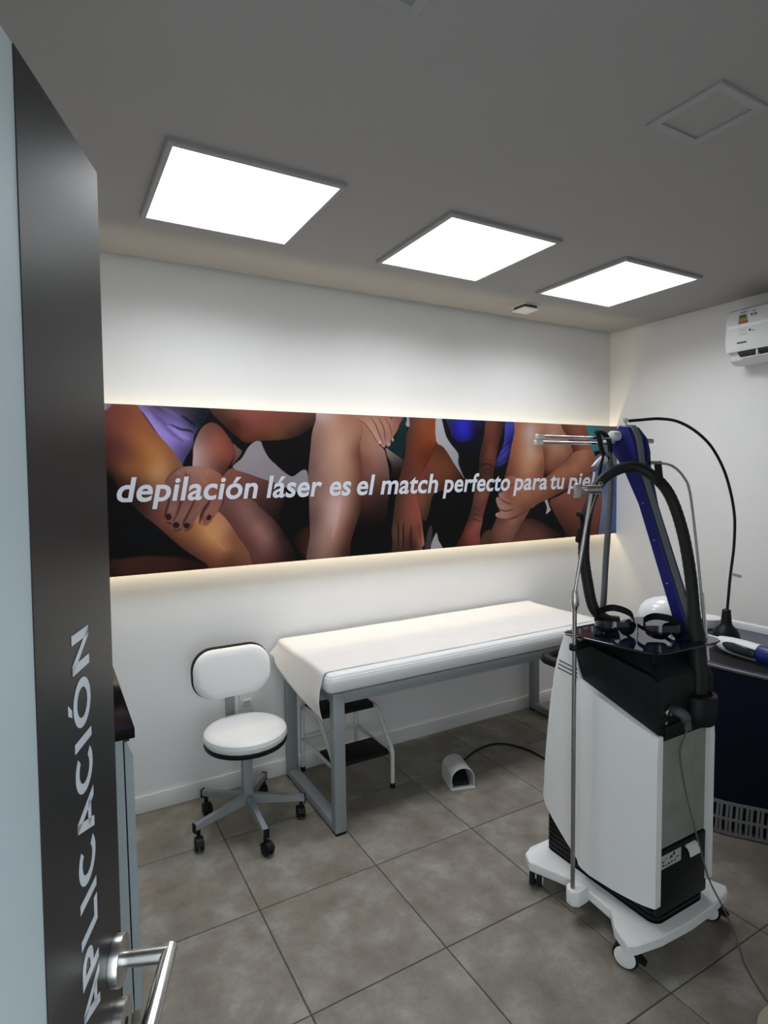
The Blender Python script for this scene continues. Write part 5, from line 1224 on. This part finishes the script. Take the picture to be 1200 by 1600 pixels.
('p',[(2.906,1.984),(3.051,1.977),(3.093,1.923),(3.128,1.886),(3.163,1.831),(3.189,1.776),(3.164,1.749),(3.094,1.693),(3.026,1.643),(2.958,1.607),(2.908,1.583),(2.911,1.668),(2.899,1.748),(2.89,1.814)],[(2.956,1.919,156,112,90),(2.998,1.89,168,126,104),(3.075,1.891,150,104,84),(3.042,1.798,164,118,96),(3.111,1.768,150,102,82),(3.146,1.781,136,90,70),(2.974,1.736,144,94,74),(3.042,1.705,128,82,64),(2.949,1.668,112,68,52),(2.975,1.631,92,54,42),(2.94,1.827,142,98,80),(2.932,1.766,112,72,58),(2.941,1.607,40,22,18)],0.0018),
('p',[(3.333,1.987),(3.648,1.991),(3.652,1.759),(3.495,1.784),(3.391,1.778),(3.365,1.834),(3.348,1.898)],[(3.362,1.918,62,126,130),(3.417,1.925,60,120,126),(3.4,1.815,58,122,128),(3.475,1.901,106,98,98),(3.59,1.91,108,100,100),(3.457,1.823,66,112,118),(3.572,1.805,112,104,106)],0.002),
('p',[(3.401,1.725),(3.496,1.771),(3.651,1.799),(3.665,0.964),(3.44,0.983),(3.487,1.344),(3.492,1.456),(3.456,1.549),(3.384,1.628)],[(3.458,1.693,84,98,130),(3.497,1.64,72,88,126),(3.593,1.719,104,104,116),(3.596,1.573,76,100,148),(3.538,1.508,92,112,152),(3.598,1.407,80,108,158),(3.51,1.41,126,134,156),(3.6,1.273,82,110,158),(3.503,1.244,104,112,136),(3.552,1.202,88,104,136),(3.624,1.666,96,98,112)],0.002),
('l',[(3.43,1.719),(3.487,1.693),(3.535,1.706)],0.0057,(38,46,74),0.7),
('l',[(3.403,1.641),(3.459,1.647),(3.507,1.627)],0.0057,(38,46,74),0.7),
('l',[(3.459,1.667),(3.516,1.66)],0.0057,(38,46,74),0.7),
('l',[(3.577,1.52),(3.617,1.48),(3.642,1.432)],0.0057,(38,46,74),0.7),
('l',[(3.546,1.614),(3.605,1.58)],0.0057,(38,46,74),0.7),
('p',[(2.753,1.38),(2.959,1.465),(2.993,1.433),(3.028,1.338),(3.134,1.181),(3.135,1.072),(2.619,1.111)],[(2.875,1.369,14,16,18),(2.96,1.304,12,13,15),(2.793,1.342,20,18,18)],0.002),
('p',[(2.705,1.292),(2.753,1.32),(2.826,1.322),(2.909,1.288),(3.02,1.232),(3.134,1.174),(3.135,1.008),(2.587,1.054),(2.634,1.212)],[(2.777,1.282,84,52,46),(2.729,1.236,92,56,48),(2.859,1.241,92,54,48),(2.96,1.21,70,40,36),(3.046,1.199,40,24,22),(2.826,1.31,48,30,28),(2.681,1.209,90,54,46)],0.006),
('p',[(2.922,1.447),(2.949,1.444),(2.963,1.412),(2.98,1.377),(2.976,1.366),(2.937,1.348),(2.947,1.391)],[(2.951,1.397,172,160,160)],0.0012),
('p',[(2.972,1.437),(3.061,1.468),(3.166,1.516),(3.356,1.615),(3.403,1.602),(3.459,1.536),(3.493,1.45),(3.488,1.344),(3.448,1.181),(3.44,0.983),(3.135,1.008),(3.125,1.193),(3.072,1.273),(3.019,1.345)],[(3.062,1.437,120,74,60),(3.176,1.452,128,78,64),(3.312,1.448,130,76,62),(3.423,1.497,134,84,70),(3.132,1.359,108,60,48),(3.062,1.362,92,52,42),(3.267,1.334,120,68,54),(3.406,1.38,128,76,62),(3.463,1.391,120,78,70),(3.361,1.252,104,58,44),(3.178,1.248,86,48,38),(3.151,1.205,62,36,30),(3.427,1.248,112,66,54),(3.22,1.502,104,62,48),(3.357,1.577,110,66,52)],0.0018),
('p',[(2.672,1.998),(2.91,1.984),(2.904,1.887),(2.905,1.821),(2.92,1.748),(2.926,1.668),(2.908,1.589),(2.842,1.462),(2.785,1.376),(2.713,1.285),(2.634,1.187),(2.625,1.121),(2.408,1.137),(2.451,1.245),(2.508,1.353),(2.537,1.463),(2.566,1.59),(2.582,1.635),(2.604,1.707),(2.626,1.796),(2.655,1.897)],[(2.705,1.921,152,100,76),(2.773,1.934,164,128,114),(2.804,1.867,172,148,138),(2.683,1.836,146,94,70),(2.743,1.798,166,120,98),(2.804,1.77,174,140,122),(2.639,1.707,126,76,58),(2.713,1.685,158,106,80),(2.789,1.656,168,118,92),(2.602,1.629,100,60,46),(2.712,1.912,152,108,84),(2.783,1.914,172,150,142),(2.857,1.868,160,116,92),(2.882,1.808,140,94,74),(2.792,1.765,178,144,128),(2.866,1.735,168,120,94),(2.907,1.668,118,72,52),(2.752,1.645,166,114,88),(2.833,1.632,150,98,74),(2.602,1.315,126,84,70),(2.529,1.28,112,72,60),(2.662,1.318,142,98,80),(2.479,1.216,92,58,48),(2.714,1.35,124,82,68),(2.61,1.224,120,78,64),(2.437,1.191,60,36,30),(2.551,1.2,112,72,58),(2.699,1.293,100,64,52),(2.566,1.35,84,52,44)],0.0018),
('l',[(2.905,1.815),(2.92,1.742),(2.926,1.668),(2.912,1.607)],0.0048,(74,42,32),0.6),
('p',[(2.367,1.195),(2.395,1.248),(2.437,1.268),(2.465,1.255),(2.437,1.191),(2.422,1.136),(2.366,1.14)],[(2.415,1.209,74,48,40)],0.006),
('p',[(3.217,1.772),(3.29,1.787),(3.382,1.783),(3.413,1.725),(3.41,1.66),(3.356,1.614),(3.22,1.552),(3.131,1.509),(3.001,1.462),(2.875,1.423),(2.785,1.384),(2.713,1.359),(2.603,1.336),(2.587,1.552),(2.712,1.565),(2.793,1.575),(2.908,1.59),(2.975,1.619),(3.043,1.656),(3.129,1.718),(3.186,1.761)],[(3.308,1.744,168,112,86),(3.383,1.719,138,86,68),(3.365,1.66,136,86,68),(3.218,1.718,152,98,76),(3.219,1.655,164,110,84),(3.273,1.61,124,76,60),(3.13,1.643,158,104,80),(3.095,1.58,144,92,70),(3.0,1.588,150,100,74),(3.166,1.554,108,64,50),(2.875,1.534,152,102,76),(2.975,1.508,122,76,58),(3.061,1.506,98,58,46),(2.875,1.461,122,78,60),(2.753,1.495,152,102,76),(2.673,1.437,148,96,72),(2.753,1.398,108,68,52),(2.673,1.365,104,66,52),(2.958,1.613,110,68,52),(3.129,1.705,124,78,60),(2.858,1.574,128,82,62),(2.673,1.533,140,90,68)],0.0018),
('p',[(2.566,1.579),(2.595,1.604),(2.639,1.609),(2.684,1.594),(2.721,1.577),(2.805,1.576),(2.837,1.414),(2.79,1.392),(2.714,1.366),(2.639,1.34),(2.566,1.333),(2.509,1.345),(2.494,1.359),(2.502,1.373),(2.538,1.38),(2.521,1.404),(2.504,1.436),(2.499,1.47),(2.524,1.477),(2.518,1.497),(2.537,1.51),(2.566,1.518),(2.602,1.545)],[(2.624,1.584,144,88,66),(2.676,1.527,154,98,72),(2.752,1.457,146,94,72),(2.774,1.536,152,100,76),(2.551,1.491,154,112,102),(2.588,1.462,130,84,72),(2.522,1.453,146,106,98),(2.566,1.418,156,110,98),(2.624,1.41,140,92,76),(2.537,1.357,160,116,106),(2.602,1.36,150,104,92),(2.676,1.368,132,86,68),(2.752,1.394,108,68,54),(2.639,1.466,142,88,66),(2.588,1.54,120,72,56)],0.0015),
('l',[(2.524,1.472),(2.558,1.449),(2.602,1.433),(2.632,1.425)],0.0054,(58,30,26),0.85),
('l',[(2.519,1.405),(2.558,1.385),(2.602,1.383),(2.643,1.391)],0.0054,(58,30,26),0.85),
('l',[(2.602,1.544),(2.624,1.55),(2.648,1.558)],0.0054,(60,32,26),0.8),
('l',[(2.519,1.497),(2.544,1.505),(2.566,1.515)],0.0042,(50,28,24),0.7),
('l',[(2.558,1.463),(2.588,1.453),(2.61,1.441)],0.0067,(168,124,112),0.4),
('l',[(2.544,1.421),(2.588,1.408),(2.624,1.404)],0.0075,(170,124,112),0.4),
('l',[(2.58,1.327),(2.654,1.332),(2.722,1.355),(2.79,1.384)],0.005,(66,40,34),0.6),
('d',(2.507,1.361),0.005,0.0058,(190,160,156),0.8,0)]
WORDS = [('La', -0.03, 0.205), ('depilación', 0.27, 0.93), ('láser', 0.974, 1.288), ('es', 1.33, 1.462), ('el', 1.496, 1.614), ('match', 1.647, 2.047), ('perfecto', 2.08, 2.617), ('para', 2.642, 2.946), ('tu', 2.978, 3.113), ('piel', 3.141, 3.421)]
def paint(gx, gz):
    """sRGB colours of the printed photograph at the points gx, gz (metres)"""
    n = gx.size
    C = np.empty((n, 3)); C[:] = (11, 10, 12)
    for o in PRINT:
        if o[0] == 'p':
            P = np.array([tuple(v)[:2] for v in spline([(a, b, 0) for a, b in o[1]], 3, closed=True)])
            sf = o[3]
            lo_, hi_ = P.min(0)-3*sf, P.max(0)+3*sf
            idx = np.nonzero((gx > lo_[0]) & (gx < hi_[0]) & (gz > lo_[1]) & (gz < hi_[1]))[0]
            if not len(idx): continue
            x, z = gx[idx], gz[idx]
            d2 = np.full(len(idx), 1e9); inside = np.zeros(len(idx), bool)
            for i in range(len(P)):
                a, b = P[i], P[(i+1) % len(P)]
                e = b-a; L2 = max(e@e, 1e-12)
                t = np.clip(((x-a[0])*e[0]+(z-a[1])*e[1])/L2, 0, 1)
                d2 = np.minimum(d2, (x-a[0]-t*e[0])**2+(z-a[1]-t*e[1])**2)
                if a[1] != b[1]:
                    inside ^= ((a[1] > z) != (b[1] > z)) & (x < (b[0]-a[0])*(z-a[1])/(b[1]-a[1])+a[0])
            sd = np.where(inside, 1, -1)*np.sqrt(d2)
            al = np.clip(0.5+sd/(2*sf), 0, 1)[:, None]
            k = idx[al[:, 0] > 0]; al = al[al[:, 0] > 0]
            K = np.array(o[2], float)
            A = np.sqrt((K[:, 0, None]-K[None, :, 0])**2+(K[:, 1, None]-K[None, :, 1])**2+0.03**2)
            nk = len(K); Q = np.concatenate([np.ones((nk, 1)), K[:, :2]], 1) if nk > 5 else np.ones((nk, 1)); nq_ = Q.shape[1]
            S_m = np.zeros((nk+nq_, nk+nq_)); S_m[:nk, :nk] = A - np.eye(nk)*0.006; S_m[:nk, nk:] = Q; S_m[nk:, :nk] = Q.T
            cf = np.linalg.lstsq(S_m, np.concatenate([K[:, 2:5], np.zeros((nq_, 3))]), rcond=None)[0]
            E_ = np.sqrt((gx[k][:, None]-K[None, :, 0])**2+(gz[k][:, None]-K[None, :, 1])**2+0.03**2)
            col = E_@cf[:nk] + (np.stack([np.ones(len(k)), gx[k], gz[k]], 1) if nq_ == 3 else np.ones((len(k), 1)))@cf[nk:]
            col = np.clip(col, K[:, 2:5].min(0)*0.85, K[:, 2:5].max(0)*1.05)
            C[k] = C[k]*(1-al)+col*al
        elif o[0] == 'l':
            P = np.array([tuple(v)[:2] for v in spline([(a, b, 0) for a, b in o[1]], 5)])
            wd_ = o[2]
            lo_, hi_ = P.min(0)-1.5*wd_, P.max(0)+1.5*wd_
            idx = np.nonzero((gx > lo_[0]) & (gx < hi_[0]) & (gz > lo_[1]) & (gz < hi_[1]))[0]
            if not len(idx): continue
            x, z = gx[idx], gz[idx]; best = np.zeros(len(idx))
            for i in range(len(P)-1):
                a, b = P[i], P[i+1]; e = b-a; L2 = max(e@e, 1e-12)
                t = np.clip(((x-a[0])*e[0]+(z-a[1])*e[1])/L2, 0, 1)
                dd = np.sqrt((x-a[0]-t*e[0])**2+(z-a[1]-t*e[1])**2)
                taper = min(1, 0.35+2.2*min(i+0.5, len(P)-1.5-i)/len(P))
                best = np.maximum(best, np.exp(-(dd/(0.70*wd_*taper))**2))
            al = (best*o[4])[:, None]
            C[idx] = C[idx]*(1-al)+np.array(o[3])*al
        else:
            (cx_, cz_), rx, ry, col, a_, an = o[1:]
            u = (gx-cx_)*math.cos(an)+(gz-cz_)*math.sin(an); v = -(gx-cx_)*math.sin(an)+(gz-cz_)*math.cos(an)
            al = (np.clip((1.15-np.sqrt((u/rx)**2+(v/ry)**2))/0.3, 0, 1)*a_)[:, None]
            C = C*(1-al)+np.array(col)*al
    return C
PRINT_GAIN = 1.06
xs = np.concatenate([np.linspace(PX0, 0.19, 60), np.arange(0.193, PX1, 0.003), [PX1]])
zs_ = np.linspace(PZ0, PZ1, 263)
GX, GZ = np.meshgrid(xs, zs_)
c = np.clip(paint(GX.ravel(), GZ.ravel())/255, 0, 1)
lin = np.where(c <= 0.04045, c/12.92, ((c+0.055)/1.055)**2.4)*PRINT_GAIN
nxx, nzz = len(xs), len(zs_)
me = bpy.data.meshes.new('printed_photo')
me.vertices.add(nxx*nzz)
me.vertices.foreach_set('co', np.stack([GX.ravel()-pic.location.x, np.full(GX.size, PYF-pic.location.y), GZ.ravel()-pic.location.z], 1).ravel())
ii, jj = np.meshgrid(np.arange(nxx-1), np.arange(nzz-1))
v0 = (jj*nxx+ii).ravel()
quads = np.stack([v0, v0+1, v0+nxx+1, v0+nxx], 1).ravel()
nq = len(v0)
me.loops.add(nq*4); me.loops.foreach_set('vertex_index', quads)
me.polygons.add(nq); me.polygons.foreach_set('loop_start', np.arange(nq)*4); me.polygons.foreach_set('loop_total', np.full(nq, 4))
me.update()
at_ = me.color_attributes.new('print_colour', 'FLOAT_COLOR', 'POINT')
at_.data.foreach_set('color', np.concatenate([np.clip(lin, 0, 0.95), np.ones((GX.size, 1))], 1).ravel())
mp = bpy.data.materials.new('photo_print'); mp.use_nodes = True
N, Lk = mp.node_tree.nodes, mp.node_tree.links
b = N['Principled BSDF']; b.inputs['Roughness'].default_value = 0.6; b.inputs['Specular IOR Level'].default_value = 0.1
ca = N.new('ShaderNodeVertexColor'); ca.layer_name = 'print_colour'
Lk.new(ca.outputs['Color'], b.inputs['Base Color'])
me.materials.append(mp)
ph = link('printed_photo', me, pic)
ph['label'] = 'printed photograph of folded bare legs, arms and hands'
# the slogan across the print
ref_ = text_mesh('x', 0.145, off=0.0030)
rv = np.array([v.co[:] for v in ref_.vertices]); rb, rt_ = rv[:, 1].min(), rv[:, 1].max()
for wtxt, xa, xb in WORDS:
    m_ = text_mesh(wtxt, 0.145, off=0.0030, shear=0.0, spacing=1.03)
    bm = BM(); bm.from_mesh(m_)
    # one object for each letter: loose pieces whose spans overlap belong to one letter (dots, accents)
    seen, isl = set(), []
    for v in bm.verts:
        if v.index in seen: continue
        st_, grp = [v], []
        seen.add(v.index)
        while st_:
            q = st_.pop(); grp.append(q.index)
            for e in q.link_edges:
                o_ = e.other_vert(q)
                if o_.index not in seen: seen.add(o_.index); st_.append(o_)
        xs_ = [bm.verts[i].co.x for i in grp] if bm.verts.ensure_lookup_table() is None else []
        isl.append([min(xs_), max(xs_), grp])
    isl.sort(key=lambda a: -(a[1]-a[0]))
    letters = []
    for a in isl:
        for L_ in letters:
            if min(a[1], L_[1])-max(a[0], L_[0]) > 0.45*(a[1]-a[0]): L_[2] += a[2]; break
        else: letters.append(a)
    SH = 0.20
    allx = [v.co.x+SH*v.co.y for v in bm.verts]; x0, x1 = min(allx), max(allx)
    for L_ in sorted(letters, key=lambda a: a[0]):
        ids = set(L_[2])
        b2 = bm.copy(); b2.verts.ensure_lookup_table()
        bmesh.ops.delete(b2, geom=[v for v in b2.verts if v.index not in ids], context='VERTS')
        for v in b2.verts:
            xx = v.co.x+SH*v.co.y
            v.co = Vector((xa+(xx-x0)/(x1-x0)*(xb-xa)-pic.location.x, PYF-pic.location.y-0.0006-(0.0004 if v.co.z > 0 else 0), 1.5145+(v.co.y-rb)/(rt_-rb)*0.0775-pic.location.z))
        part('letter', b2, M_PRINTTXT, pic, local=True, smooth=0)
    bm.free()
